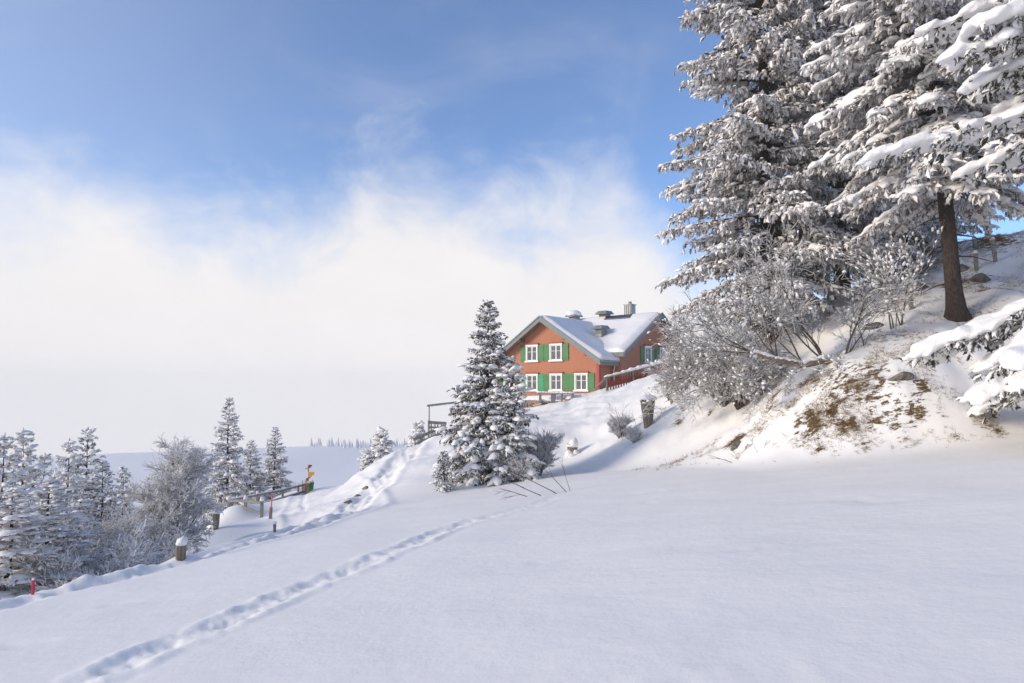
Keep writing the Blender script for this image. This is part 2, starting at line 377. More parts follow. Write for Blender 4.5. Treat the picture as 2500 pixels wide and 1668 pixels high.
b.inputs['Roughness'].default_value = .75; bump(t, b, br.outputs['Fac'], -.6, .02)
m, t, b = newmat('window_glass'); tr = N(t, 'ShaderNodeBsdfTransparent'); tr.inputs[0].default_value = (.70, .72, .74, 1)
gl = N(t, 'ShaderNodeBsdfGlossy'); gl.inputs['Roughness'].default_value = .05; mx = N(t, 'ShaderNodeMixShader')
fr = N(t, 'ShaderNodeFresnel'); fr.inputs[0].default_value = 1.6; L(t, M(t, 'ADD', fr.outputs[0], .05), mx.inputs[0]); L(t, tr.outputs[0], mx.inputs[1]); L(t, gl.outputs[0], mx.inputs[2])
L(t, mx.outputs[0], t.nodes['Material Output'].inputs[0])

# ------------------------------------------------------------------ ground sheet (polar grid, fine inside the view)
def ground():
    a_in = np.arange(-40, 40.001, .155); a_l = np.arange(-180, -40.5, 4.); a_r = np.arange(43, 180, 4.)
    A = np.radians(np.concatenate([a_l, a_in, a_r])); r = [1.2]
    while r[-1] < 75: r.append(r[-1]*1.010+.004)
    while r[-1] < 1500: r.append(r[-1]*1.055)
    Rr = np.array(r); na, nr = len(A), len(Rr)
    aa, rr = np.meshgrid(A, Rr); X, Y = rr*np.sin(aa), rr*np.cos(aa)
    Z = height(X.ravel(), Y.ravel()).reshape(X.shape)
    V = np.stack([X, Y, Z], 2).reshape(-1, 3); V = np.vstack([V, [[0, 0, FC]]])
    i, j = np.meshgrid(np.arange(nr-1), np.arange(na), indexing='ij'); j2 = (j+1) % na
    F = np.stack([i*na+j, i*na+j2, (i+1)*na+j2, (i+1)*na+j], 2).reshape(-1, 4)[:, ::-1]
    tri = np.array([[len(V)-1, k, (k+1) % na, (k+1) % na] for k in range(0)])
    bare = np.zeros(len(V))
    for (u, v, Y0, rad, amt) in BARE:
        p = P(u, v, Y0); dd = np.hypot(V[:, 0]-p[0], V[:, 1]-p[1]); bare = np.maximum(bare, amt*np.exp(-(dd/rad)**2))
    o = link('ground', mesh_np('ground', V, F, True, bare, 'bare'), MATS['snow_ground']); tag(o, kind='structure')
    return o
BARE = [(2060,985,21.6,1.5,.50),(2130,960,21.2,1.3,.50),(1980,1010,21,1.0,.45),(2200,1000,20,1.0,.40),(2250,880,21.5,1.4,.38),(2370,790,23.2,1.2,.42),(2180,860,23,1.3,.45),(1795,1075,23.6,.45,.8),(1700,1080,25,.9,.36),(1860,1010,23.4,1.1,.36),
        (1160,1170,28.7,.75,.85),(1120,1165,28.5,.5,.6),(2300,640,33,2.2,.56),(2420,625,31,1.9,.58),(2230,690,31,1.6,.56),(2350,690,28,1.6,.54),(2440,690,26,1.2,.5),(2180,760,27,1.2,.5),(1640,1090,25.8,.8,.38),(1560,1100,26.5,.5,.35)]  # hill-top bare spots strengthened to paint in the dark of the tree-shaded slope
rb = random.Random(12)
for k in range(95):                                       # scattered small bare spots, thickest below the leaning trunk
    if k < 60: u_, v_ = rb.gauss(2060, 130), rb.gauss(990, 45)
    else: u_, v_ = rb.uniform(1560, 2450), rb.uniform(860, 1110)
    if v_ > 1120-(u_-1640)*.05 or u_ > 2480: continue
    x_, y_ = hit(u_, v_, 15.)
    if y_ < 40: p_ = (x_, y_); BARE.append((1250+x_/y_*FPX, 951, y_, rb.uniform(.12, .42), rb.uniform(.42, .68)))
ground()

# ------------------------------------------------------------------ vegetation builders
def ico(sub):
    import bmesh
    bm = bmesh.new(); bmesh.ops.create_icosphere(bm, subdivisions=sub, radius=1)
    bm.verts.index_update(); v = np.array([w.co[:] for w in bm.verts]); f = np.array([[w.index for w in q.verts] for q in bm.faces]); bm.free()
    return v, f
IV, IF = ico(2)
def blob_templates(n, seed):
    r = np.random.default_rng(seed); out = []
    for i in range(n):
        k = r.normal(size=(3, 3))*1.6; ph = r.uniform(0, 6, 3)
        d = 1+.20*np.sin(IV@k[0]+ph[0])+.13*np.sin(IV@k[1]*1.7+ph[1])+r.normal(size=len(IV))*.085
        v = IV*d[:, None]; v[:, 2] = np.where(v[:, 2] < 0, v[:, 2]*.45, v[:, 2]); out.append(v)
    return np.array(out)
BLOBS = blob_templates(8, 4)
IV_, IF_ = IV, IF; IV, IF1 = ico(1); BLOBS1 = blob_templates(8, 6); IV = IV_     # coarse set for small or merged clumps
def finger_templates(n, seed, blades=6):
    """a snow-loaded twig tip: stubby spindle (white above, needles below) with needle blades; unit length along x"""
    r = np.random.default_rng(seed); VV, AA = [], []; F = []
    for k in range(3): F += [(k, (k+1) % 3, 3+(k+1) % 3), (k, 3+(k+1) % 3, 3+k)]
    for k in range(3): F.append((3+k, 3+(k+1) % 3, 6))
    for j in range(blades): o = 7+3*j; F.append((o, o+1, o+2))
    for q in range(n):
        v, a = [], []
        for x, rad in ((0, .12), (.55, .22)):
            for k in range(3):
                th = math.pi/2+k*2*math.pi/3+r.uniform(-.4, .4); rr = rad*r.uniform(.7, 1.35)
                v.append((x+r.uniform(-.15, .15), rr*math.cos(th)*1.15, rr*math.sin(th))); a.append(.95 if math.sin(th) > 0 else .15)
        v.append((1.0, r.uniform(-.1, .1), r.uniform(-.1, .06))); a.append(r.uniform(.3, .8))
        for j in range(blades):
            x = r.uniform(0, .8); th = r.uniform(0, 2*math.pi); s, c = math.sin(th), math.cos(th)
            if s > .2: s = -s
            l = r.uniform(.28, .6); d = np.array([.6, c*.9, s*.9]); d = d/np.linalg.norm(d); p = np.array([x, c*.08, s*.08]); w = np.cross(d, [0, .3, 1.]); w = w/np.linalg.norm(w)*.075
            for pt in (p-w, p+w, p+d*l): v.append(tuple(pt))
            fr_ = r.uniform(0, .7); a += [fr_*.7, fr_*.7, fr_]
        VV.append(v); AA.append(a)
    return np.array(VV), np.array(AA), np.array(F)
FV, FA_, FF = finger_templates(24, 9)
def frames(D):
    D = D/np.linalg.norm(D, axis=1, keepdims=True); up = np.tile([[0., 0, 1.]], (len(D), 1)); up[np.abs(D[:, 2]) > .97] = (1, 0, 0)
    s = np.cross(up, D); s /= np.linalg.norm(s, axis=1, keepdims=True); u = np.cross(D, s)
    return np.stack([D, s, u], 2)                         # columns: x, y, z axes
def scatter(TV, TF, pos, D, scale, rng, TA=None, adj=None):
    """place templates; scale (n,3)"""
    n = len(pos); k = rng.integers(0, len(TV), n); Fm = frames(D)
    V = np.einsum('nij,nvj->nvi', Fm, TV[k]*scale[:, None, :])+pos[:, None, :]
    m = TV.shape[1]; F = (TF[None]+(np.arange(n)*m)[:, None, None]).reshape(-1, TF.shape[1])
    A = None
    if TA is not None: A = np.clip(TA[k]+(adj[:, None] if adj is not None else 0), 0, 1).ravel()
    return V.reshape(-1, 3), F, A
def segs_mesh(P0, P1, R0, R1, k=3):
    D = P1-P0; Fm = frames(D+1e-6); th = np.arange(k)*2*math.pi/k+.5
    ring = np.stack([np.zeros(k), np.cos(th), np.sin(th)], 1)
    off = np.einsum('nij,vj->nvi', Fm, ring)
    V = np.concatenate([P0[:, None]+off*R0[:, None, None], P1[:, None]+off*R1[:, None, None]], 1)
    f = [(i, (i+1) % k, (i+1) % k+k, i+k) for i in range(k)]
    F = (np.array(f)[None]+(np.arange(len(P0))*2*k)[:, None, None]).reshape(-1, 4)
    return V.reshape(-1, 3), F
def join_seg(list_): return [np.array(a) for a in zip(*list_)]

def spruce(name, H, R, h0, nb, seed, flen=.42, fdens=1., snow=1., mat='needles', lean=(0, 0), power=.8, rtrunk=None, droop=.35, base_el=-.1, top_el=.7, frost=0., az_range=None, max_twig=1.5, dead=0, snow_scale=1., tier=.0, hang=.35, remesh=0., gap=None, coarse=False):
    rng = np.random.default_rng(seed); root = empty(name, (0, 0, 0)); rt = rtrunk or H*.016
    def axis(h): t = h/H; return np.array([lean[0]*t*t*H+.04*math.sin(h*.8+seed), lean[1]*t*t*H, h])
    hs = np.concatenate([[-.4, 0, .35, .9], np.linspace(min(1.6, H*.3), H*1.01, 14)])
    rad = [rt*1.95, rt*1.62, rt*1.2, rt]+[max(.012, rt*(1-(h/H))**.85) for h in hs[4:]]
    tb = MB(); tb.tube([axis(h) for h in hs], rad, 10)
    fp, fd, fs, fa = [], [], [], []; bp, bd, bs = [], [], []; sg = []
    for i in range(nb):
        t = (i+rng.uniform(-.3, .3))/nb; t = min(max(t, 0), .995); hb = h0+(H-h0)*t
        if tier: hb = h0+(round((hb-h0)/tier)+rng.uniform(-.18, .18))*tier
        if gap and gap[0] < hb < gap[1]: continue
        hb = min(max(hb, h0*.9), H*.985); tt = max(0., (hb-h0)/(H-h0))
        Lb = (R*(1-tt)**power+.05)*rng.uniform(.72, 1.12)*(.75+.25*min(1, tt*7))
        phi = i*2.39996+rng.uniform(-.5, .5)
        if az_range: phi = rng.uniform(*az_range)
        e0 = base_el+(top_el-base_el)*tt**1.3+rng.uniform(-.12, .12)
        o = axis(hb); dr = np.array([math.cos(phi), math.sin(phi), 0.]); sd2 = np.array([-dr[1], dr[0], 0.])
        dp = droop*(1-.5*tt)*rng.uniform(.7, 1.3); curl = dp*.45
        bend = rng.uniform(-.18, .18)
        def pos(s): return o+dr*Lb*s*.97+sd2*bend*Lb*s*s+np.array([0, 0, Lb*(math.tan(e0)*s-dp*s*s+curl*s**3)])
        npnt = 6; pp = [pos(k/npnt) for k in range(npnt+1)]; r0 = max(.008, rt*.30*(Lb/R)**.8)
        for k in range(npnt): sg.append((pp[k], pp[k+1], r0*(1-k/npnt)+.005, r0*(1-(k+1)/npnt)+.005))
        ntw = max(3, int(Lb*5.2*fdens))
        for k in range(ntw):
            s = .10+.90*(k+rng.uniform(0, 1))/ntw; s = min(s, 1.)
            if rng.uniform() > .55+1.0*s: continue
            p = pos(s); tang = pos(min(1, s+.03))-pos(s-.03); tang /= np.linalg.norm(tang)
            side = 1 if (k % 2) else -1
            tl = min(max_twig, (.10+.40*(1-s))*Lb*.85+.12)*rng.uniform(.6, 1.15)
            ang = rng.uniform(.5, 1.1); d = tang*math.cos(ang)+sd2*side*math.sin(ang); d[2] -= rng.uniform(.05, .35); d /= np.linalg.norm(d)
            nf = max(1, int(math.ceil(tl/(flen*.55))))
            for q in range(nf):
                c = p+d*tl*(q/nf)+np.array([0, 0, -.12*tl*(q/nf)**2])
                c = c+rng.normal(size=3)*flen*.22; dd = d+rng.normal(size=3)*.45; dd[2] -= .15
                if rng.uniform() < hang and tl > .3: dd = d*.35+np.array([0, 0, -1.])+rng.normal(size=3)*.2
                l = flen*rng.uniform(.6, 1.25)
                fp.append(c); fd.append(dd); fs.append((l, l*rng.uniform(.8, 1.25), l*rng.uniform(.8, 1.2))); fa.append(frost+rng.normal()*.16)
            if tl > .45: sg.append((p, p+d*tl*.8, .012, .005))
            for rep_ in range(int(.55*snow+rng.uniform())):
                q = rng.uniform(.15, .8); c = p+d*tl*q+np.array([0, 0, .02]); w = (.10+.35*flen)*rng.uniform(.45, 1.15)*snow_scale*(.6+.4*min(1, Lb/2))
                bp.append(c); bd.append(d*.6+tang*.4+rng.normal(size=3)*.1); bs.append((w*rng.uniform(1.1, 1.9), w*rng.uniform(.8, 1.2), w*rng.uniform(.5, .8)))
        fp.append(pos(.97)); fd.append(pos(1)-pos(.9)); fs.append((flen,)*3); fa.append(frost)
    for q in range(7):                                     # leader
        fp.append(axis(H*1.0-q*flen*.45)); fd.append(np.array([rng.normal()*.22*q, rng.normal()*.22*q, 1.-.08*q])); fs.append((flen*.8, flen*.55, flen*.55)); fa.append(frost)
    for q in range(dead):                                  # bare dead branches low on the trunk
        hb = rng.uniform(h0*.25, h0*1.05); phi = rng.uniform(0, 6.28); l = rng.uniform(.7, 2.0); a = axis(hb); dr = np.array([math.cos(phi), math.sin(phi), rng.uniform(-.45, .05)])
        m_ = a+dr*l*.5; e_ = a+dr*l+np.array([0, 0, -.15*l]); sg += [(a, m_, .035, .022), (m_, e_, .022, .008)]
        for w in range(4):
            b_ = a+dr*l*rng.uniform(.3, 1); sg.append((b_, b_+rng.normal(size=3)*.3*l*.5, .010, .004))
    tr_ = tb.build('trunk', MATS['bark'], root, True)
    P0, P1, R0, R1 = join_seg(sg); V, F = segs_mesh(P0, P1, R0, R1, 4); tag(link('limbs', mesh_np('limbs', V, F), MATS['bark'], root), kind='stuff')
    pass
    V, F, A = scatter(FV, FF, np.array(fp), np.array(fd), np.array(fs), rng, FA_, np.array(fa))
    tag(link('crown', mesh_np('crown', V, F, False, A), MATS[mat], root), kind='stuff')
    if bp:
        V, F, _ = scatter(*((BLOBS1, IF1) if (remesh or coarse) else (BLOBS, IF)), np.array(bp), np.array(bd), np.array(bs), rng)
        so_ = link('snow', mesh_np('snow', V, F), MATS['snow'], root); so_['kind'] = 'stuff'
        if remesh:
            md = so_.modifiers.new('remesh', 'REMESH'); md.mode = 'VOXEL'; md.voxel_size = remesh; md.use_smooth_shade = True
            sm = so_.modifiers.new('smooth', 'SMOOTH'); sm.factor = .5; sm.iterations = 3
    return root
def put(o, x, y, label, cat, group=None, rz=0., sc=1., dz=-.05, z=None):
    o.location = (x, y, (gz(x, y) if z is None else z)+dz); o.rotation_euler = (0, 0, rz); o.scale = (sc,)*3 if not hasattr(sc, '__len__') else sc
    return tag(o, label, cat, group)

def grow(rng, p, d, length, rad, level, maxl, sg, snow, spread=.6, up=.15, kids=(3, 5), wob=.16, snow_t=1., cap=9.):
    n = max(2, int(length/.22)+1) if level < maxl else 2; pts = [np.array(p, float)]; d = np.array(d, float); d /= np.linalg.norm(d); dirs = [d]
    for i in range(n):
        d = d+rng.normal(size=3)*wob*(.4 if level == 0 else 1.)+np.array([0, 0, up*.25]); d /= np.linalg.norm(d); pts.append(pts[-1]+d*length/n); dirs.append(d)
    for i in range(n):
        a, b = rad*(1-.6*i/n), rad*(1-.6*(i+1)/n); sg.append((pts[i], pts[i+1], a, b, level))
        dd = dirs[i+1]; flat = math.hypot(dd[0], dd[1])
        if flat > .12 and rng.uniform() < .85: w = (a*.42+.0035+.003*rng.uniform())*snow_t*(.45+.55*flat); snow.append((pts[i]+[0, 0, a*.75+w*.5], pts[i+1]+[0, 0, b*.75+w*.5], w, w*.9))
    if level >= maxl: return
    m = int(rng.integers(kids[0], kids[1]+1))
    for j in range(m):
        s = .3+.7*(j+rng.uniform(.2, .9))/m; i = min(n, int(s*n)); dd = dirs[i]; ax = rng.normal(size=3); ax -= ax@dd*dd; ax /= np.linalg.norm(ax)
        nd = dd*math.cos(spread)+ax*math.sin(spread); nd[2] += up
        grow(rng, pts[i], nd, min(length*rng.uniform(.5, .75), cap*rng.uniform(.7, 1.1)), max(.0055, rad*.52*(1-.3*s)), level+1, maxl, sg, snow, spread, up, kids, wob, snow_t, cap)
def bare_tree(name, stems, seed, maxl=4, mat='twig', spread=.65, up=.12, kids=(3, 5), wob=.16, snow_t=1., blobs=0, cap=9.):
    """frost-covered broadleaf: stems = [(start, direction, length, radius)]"""
    rng = np.random.default_rng(seed); root = empty(name, (0, 0, 0)); sg, sn = [], []
    for st in stems: grow(rng, *st, 0, maxl, sg, sn, spread, up, kids, wob, snow_t, cap)
    P0, P1, R0, R1, lv = join_seg(sg)
    big = R0 > .02; V1, F1 = segs_mesh(P0[big], P1[big], R0[big], R1[big], 6); V2, F2 = segs_mesh(P0[~big], P1[~big], R0[~big], R1[~big], 3)
    if big.any(): tag(link('trunk', mesh_np('trunk', V1, F1), MATS[mat], root), kind='stuff')
    tag(link('crown', mesh_np('crown', V2, F2), MATS[mat], root), kind='stuff')
    Q0, Q1, S0, S1 = join_seg(sn); V, F = segs_mesh(Q0, Q1, S0, S1, 3)
    if blobs:
        tip = np.where(lv >= maxl-1)[0]; pick = rng.choice(tip, min(blobs, len(tip)), False)
        s_ = rng.uniform(.025, .06, len(pick))*snow_t; Vb, Fb, _ = scatter(BLOBS1, IF1, P1[pick]+[0, 0, .015], P1[pick]-P0[pick]+1e-4, np.stack([s_*1.5, s_, s_*.8], 1), rng)
        ob = tag(link('snow_clumps', mesh_np('snow_clumps', Vb, Fb), MATS['snow'], root), kind='stuff')
    tag(link('snow', mesh_np('snow', V, F), MATS['snow'], root), kind='stuff')
    return root
def at(u, Y): return ((u-1250)/FPX*Y*1.0, Y)               # ground position under photo column u at depth Y

# big frosted spruces above the bank
g_big = 'tall frosted spruces on the bank'
tA = spruce('spruce_tree', 27, 4.9, 1.6, 215, 11, .285, 1.3, 1.3, 'frosted_needles', (-.0005, 0), .42, .34, .34, -.10, .5, .12, dead=8, tier=0, hang=.42, max_twig=1.7, snow_scale=.75, coarse=True)
x, y = at(1880, 30); put(tA, x, y, 'tall frosted spruce with dark trunk nearest the house, edge of the grove', 'tree', g_big)
tB = copy_tree(tA); x, y = at(2060, 33); put(tB, x, y, 'tall frosted spruce in the middle of the grove, trunk hidden by bushes', 'tree', g_big, 2.3, 1.02)
c = copy_tree(tA); x, y = at(2215, 38); put(c, x, y, 'tall frosted spruce behind the bare reddish trunk, deepest in the grove', 'tree', g_big, 4.1, .95)
tC = spruce('spruce_tree', 23, 4.4, 4.6, 175, 23, .28, 1.4, 2.1, 'frosted_needles', (-.012, 0), .5, .27, .36, -.25, .45, .16, dead=14, hang=.35, snow_scale=1.1, max_twig=1.6, remesh=.075)
x, y = at(2345, 23.5); put(tC, x, y, 'spruce with a bare reddish brown lower trunk flared on the bank', 'tree', g_big); tC.rotation_euler = (.02, -.085, 0)
tD = spruce('spruce_tree', 17, 5.7, 2.0, 140, 37, .235, 1.3, 3.0, 'needles', (0, 0), .30, .26, .52, -.12, .35, .0, hang=.25, snow_scale=1.75, max_twig=1.3, remesh=.05, gap=(4.0, 7.2))
put(tD, 14.3, 14.8, 'spruce bent under thick white snow pillows at the bank foot', 'tree', g_big)
# spruces in front of the house
g_mid = 'spruces below the house'
tE = spruce('spruce_tree', 7.5, 2.4, .25, 185, 41, .18, 2.2, .75, 'needles', (0, 0), .88, .15, .40, -.22, .75, -.06, tier=.36, hang=.2, snow_scale=1.0)
put(tE, -1.05, 29.3, 'pointed snowy spruce standing alone in front of the house corner', 'tree', g_mid)
tF = spruce('spruce_tree', 5.0, 1.45, .15, 105, 43, .15, 2.0, .8, 'needles', (0, 0), .7, .09, .42, -.2, .8, .02, tier=.3, hang=.2, snow_scale=1.3)
put(tF, -.05, 28.6, 'shorter snowy spruce tucked against the pointed spruce by the house', 'tree', g_mid)
tG = spruce('spruce_sapling', 1.5, .42, .08, 42, 47, .12, 2.2, .5, 'needles', (0, 0), .7, .03, .3, 0, .9, 0, hang=.15, snow_scale=.9)
x, y = at(1087, 27.0); put(tG, x, y, 'knee-high spruce sapling in the snow at the mound foot', 'sapling', dz=-.12)
tH = spruce('spruce_tree', 3.0, .95, .08, 60, 53, .17, 1.8, 1.2, 'needles', (0, 0), .5, .06, .42, 0, .7, .0, hang=.2, snow_scale=1.7)
x, y = at(936, 48); put(tH, x, y, 'small rounded spruce laden with snow, taller of the pair behind the mound', 'tree', 'snow-laden young spruces behind the mound')
c = copy_tree(tH); x, y = at(898, 47.5); put(c, x, y, 'small rounded spruce laden with snow, lower of the pair behind the mound', 'tree', 'snow-laden young spruces behind the mound', 2.1, .72)
c = copy_tree(tH); x, y = at(1022, 50); put(c, x, y, 'small snow-laden spruce beside the terrace gate and stair rail', 'tree', 'snow-laden young spruces behind the mound', 4.0, .80)
# spruces down the left slope
g_l = 'snowy spruces down the left slope'
pX = spruce('spruce_tree', 12, 2.7, .5, 125, 61, .25, 1.5, .6, 'needles', (0, 0), .75, .17, .36, -.15, .7, .10, tier=.45, hang=.22, snow_scale=1.2)
pY = spruce('spruce_tree', 11, 2.6, .4, 125, 67, .25, 1.5, .7, 'frosted_needles', (0, 0), .8, .16, .42, -.25, .6, .16, tier=.42, hang=.35, snow_scale=1.3)
def lt(proto, first, u, vtop, Y, label, rz, Hn):
    o = proto if first else copy_tree(proto); x, y = at(u, Y); zt = P(u, vtop, Y)[2]; z = gz(x, y); s = (zt-z)/Hn
    w = min(max(s, .75), 1.25); put(o, x, y, label, 'tree', g_l, rz, (w, w, s)); return o
lt(pX, True, 562, 972, 53, 'dark broad spruce towering over the rail fence', .4, 12)
lt(pX, False, 618, 1075, 58, 'spruce half hidden behind the dark broad spruce at the fence', 1.9, 12)
lt(pX, False, 676, 1043, 61, 'slim spruce with snowy tiers beside the rail fence and signpost', 3.3, 12)
lt(pX, False, 312, 1140, 42, 'small dark spruce top rising behind the leafless trees', 5.0, 12)
lt(pX, False, 222, 1048, 38, 'tall dark spruce with level tiers left of the leafless trees', 2.6, 12)
lt(pY, True, 135, 1165, 17.5, 'heavily snowed spruce standing at the berm beside the red stake', 1.0, 11)
lt(pY, False, 178, 1075, 32, 'frosted spruce leaning on the tall dark spruce with level tiers', 2.2, 11)
lt(pY, False, 66, 1050, 27, 'pale frosted spruce behind the heavily snowed spruce at the berm', 3.9, 11)
lt(pY, False, 20, 1062, 24, 'pale frosted spruce with a grey trunk showing, at the grove edge', 5.1, 11)
lt(pY, False, -50, 1090, 19, 'frosted spruce at the outer edge of the slope grove', .2, 11)
lt(pY, False, 90, 1190, 22, 'short frosted spruce wedged between the pale frosted spruces', 4.4, 11)
lt(pX, False, 118, 1110, 36, 'dark narrow spruce behind the pale frosted spruces', .9, 12)
lt(pY, False, 45, 1185, 16, 'short snow-heavy spruce close behind the red stake', 2.9, 11)
lt(pX, False, 262, 1125, 33, 'slender dark spruce between the level-tiered spruce and leafless trees', 4.1, 12)
lt(pY, False, 210, 1215, 21, 'low frosted spruce rising out of the bushes by the berm', 1.6, 11)
# leafless trees and bushes on the left
g_b = 'leafless frosted trees left of the path'
def bt(o, u, Y, label, cat='tree', group=g_b, rz=0., sc=1., dz=-.1): x, y = at(u, Y); return put(o, x, y, label, cat, group, rz, sc, dz)
o = bare_tree('bare_tree', [((0, 0, 0), (.02, 0, 1), 6.2, .085), ((.3, 0, 0), (.05, 0, 1), 5.2, .07), ((.05, 0, 2.2), (.7, .2, 1), 2.0, .04), ((0, 0, 2.6), (-.8, -.2, 1), 2.0, .04), ((0, 0, 3.4), (.6, -.4, 1), 1.7, .035), ((0, 0, 3.8), (-.6, .4, 1), 1.7, .03), ((.1, 0, 4.6), (.6, .3, 1), 1.4, .03)], 71, 4, spread=.65, up=.08, kids=(5, 6), wob=.15, snow_t=2.5, cap=1.5)
bt(o, 443, 23, 'leafless tree with two straight dark stems and a frosted round top', sc=.69)
o2 = bare_tree('bare_tree', [((0, 0, 0), (-.08, 0, 1), 4.2, .075), ((0, 0, 1.2), (-.9, .2, .8), 2.6, .045), ((0, 0, 1.8), (-.7, -.5, 1), 2.3, .04), ((0, 0, 2.2), (.5, .2, 1), 2.0, .035)], 73, 4, spread=.7, up=.04, kids=(5, 6), wob=.19, snow_t=2.4, cap=1.5)
bt(o2, 408, 22.5, 'leafless tree with crooked limbs leaning away from the path', sc=.66)
o3 = bare_tree('bare_bush', [((0, 0, 0), (math.cos(a)*.9, math.sin(a)*.9, .75), 2.3, .045) for a in np.arange(0, 6.2, .62)], 79, 4, spread=.65, up=-.02, kids=(4, 5), wob=.20, snow_t=2.3)
bt(o3, 300, 20, 'wide arching frosted bush with drooping twigs beside the berm', 'bush', sc=.75)
c = copy_tree(o3); bt(c, 372, 21, 'frosted bush under the two leafless trees', 'bush', rz=2., sc=.45)
c = copy_tree(o3); bt(c, 462, 32, 'frosted bush on the lip of the slope by the thick upper post', 'bush', rz=4., sc=.42)
c = copy_tree(o3); bt(c, 240, 17, 'frosted bush between the heavily snowed spruce and the arching bush', 'bush', rz=1.1, sc=.55)
c = copy_tree(o3); bt(c, 728, 62, 'thin frosted shrub behind the rails near the signpost', 'bush', rz=5.1, sc=.62)
c = copy_tree(o2); bt(c, 470, 40, 'leafless tree in front of the dark broad spruce', rz=2.7, sc=.52)
c = copy_tree(o3); bt(c, 600, 57, 'frosted shrub at the foot of the spruce by the rail fence', 'bush', rz=3.0, sc=.6)
# frosted shrubs on the bank at right
g_r = 'frosted shrubs on the bank'
o4 = bare_tree('bare_bush', [((0, 0, 0), (math.cos(a)*.85-.35, math.sin(a)*.6-.1, .7+.5*math.sin(a*2)**2), 2.1, .04) for a in np.arange(0, 6.2, .50)], 83, 4, spread=.65, up=.02, kids=(4, 5), wob=.17, snow_t=1.15, blobs=500)
bt(o4, 1770, 28.5, 'dense round frosted bush at the spruce grove edge beside the house', 'bush', g_r, 0, 1.05)
c = copy_tree(o4); bt(c, 1800, 27, 'dense frosted bush between the round bush and the fallen trunk', 'bush', g_r, 1.3, .85)
c = copy_tree(o4); bt(c, 1722, 31, 'small frosted bush touching the house gable end', 'bush', g_r, 2.9, .62)
o5 = bare_tree('bare_bush', [((0, 0, 0), (math.cos(a)*.45, math.sin(a)*.45, 1), .95, .014) for a in np.arange(0, 6.2, .36)], 89, 3, spread=.45, up=.1, kids=(4, 6), wob=.15, snow_t=2.3)
bt(o5, 1318, 30.5, 'upright twiggy frosted bush right of the pointed spruce', 'bush', g_r, 0, 1.25)
c = copy_tree(o5); bt(c, 1265, 28, 'low frosted bush under the shorter spruce', 'bush', g_r, 2.0, .8)
c = copy_tree(o5); bt(c, 1510, 33, 'thin frosted bush beside the tall grey stump', 'bush', g_r, 1.0, .75)
c = copy_tree(o5); bt(c, 1632, 35, 'fine-twigged frosted bush behind the tall grey stump', 'bush', g_r, 3.0, .9)
c = copy_tree(o5); bt(c, 1545, 31, 'sparse frosted twigs below the tall grey stump', 'bush', g_r, 4.0, .5)
c = copy_tree(o5); bt(c, 1655, 37, 'thin sapling shrub in front of the garden lattice', 'bush', g_r, 5.0, 1.1)
# leaning trunk with upright shoots
xl, yl = at(2205, 23.2); zl = gz(xl, yl)
def lr(u, v, Y): p = P(u, v, Y); return np.array([p[0]-xl, p[1]-yl, p[2]-zl])
log = [lr(2225, 905, 23.4), lr(2190, 888, 23.2), lr(2150, 873, 23.1), lr(2110, 882, 23.0), lr(2060, 888, 23), lr(2010, 880, 23), lr(1960, 893, 22.9), lr(1900, 880, 22.8), lr(1840, 862, 22.8)]
stems = []
for q, (dx, dz, l, r) in enumerate([(-.9, .5, 1.9, .03), (-.8, .25, 1.8, .03), (-1, .05, 1.7, .028)]): stems.append((log[8], (dx, rng_ if False else -.2+.2*q, dz), l, r))
for k, dx, l, r in [(4, .15, 2.4, .042), (4, .5, 1.6, .03), (5, -.35, 2.9, .05), (5, -.8, 2.0, .035), (6, -.5, 2.1, .035), (6, -.9, 1.8, .03), (7, -.3, 2.2, .03), (7, -.9, 1.9, .03), (3, .1, 1.5, .025), (5, -.6, 1.5, .03), (7, -.7, 1.6, .026)]: stems.append((log[k], (dx, -.15+.12*(k % 3), 1), l, r))
for k in (3, 5, 7): stems.append((log[k], (-.7, -.3, -.35), 1.1, .015))
o6 = bare_tree('leaning_tree', stems, 97, 4, 'twig', .6, .06, (3, 5), .18, 1.1, 500)
lb = MB(); lb.tube(log, [.26, .22, .17, .155, .14, .12, .10, .08, .05], 10); lg = lb.build('leaning_trunk', MATS['wet_trunk'], o6, True)
sb_ = []
for k in range(2, 8):
    for q in range(6): t_ = q/6; sb_.append(log[k]*(1-t_)+log[k+1]*t_+[0, 0, [.26, .22, .17, .155, .14, .12, .10, .08, .05][k]*.85])
sb_ = np.array(sb_); s_ = np.random.default_rng(3).uniform(.07, .11, len(sb_)); dl_ = np.tile(log[7]-log[2], (len(sb_), 1))
V, F, _ = scatter(BLOBS, IF, sb_, dl_, np.stack([s_*1.6, s_*.9, s_*.7], 1), np.random.default_rng(5)); tag(link('trunk_snow', mesh_np('trunk_snow', V, F), MATS['snow'], o6), kind='stuff')
o6.location = (xl, yl, zl); tag(o6, 'tree trunk lying level out of the bank with upright snowy shoots', 'tree')
o7 = bare_tree('bare_bush', [((.1*q, .05*(q % 3), 0), (-.12+.1*(q % 4), .1, 1), 2.1-.2*(q % 3), .03-.006*(q % 3)) for q in range(6)], 101, 3, 'twig', .5, .1, (3, 4), .1, 1.1, 250)
bt(o7, 2180, 23.8, 'thin upright dark stems growing behind the leaning trunk root', 'bush', g_r)

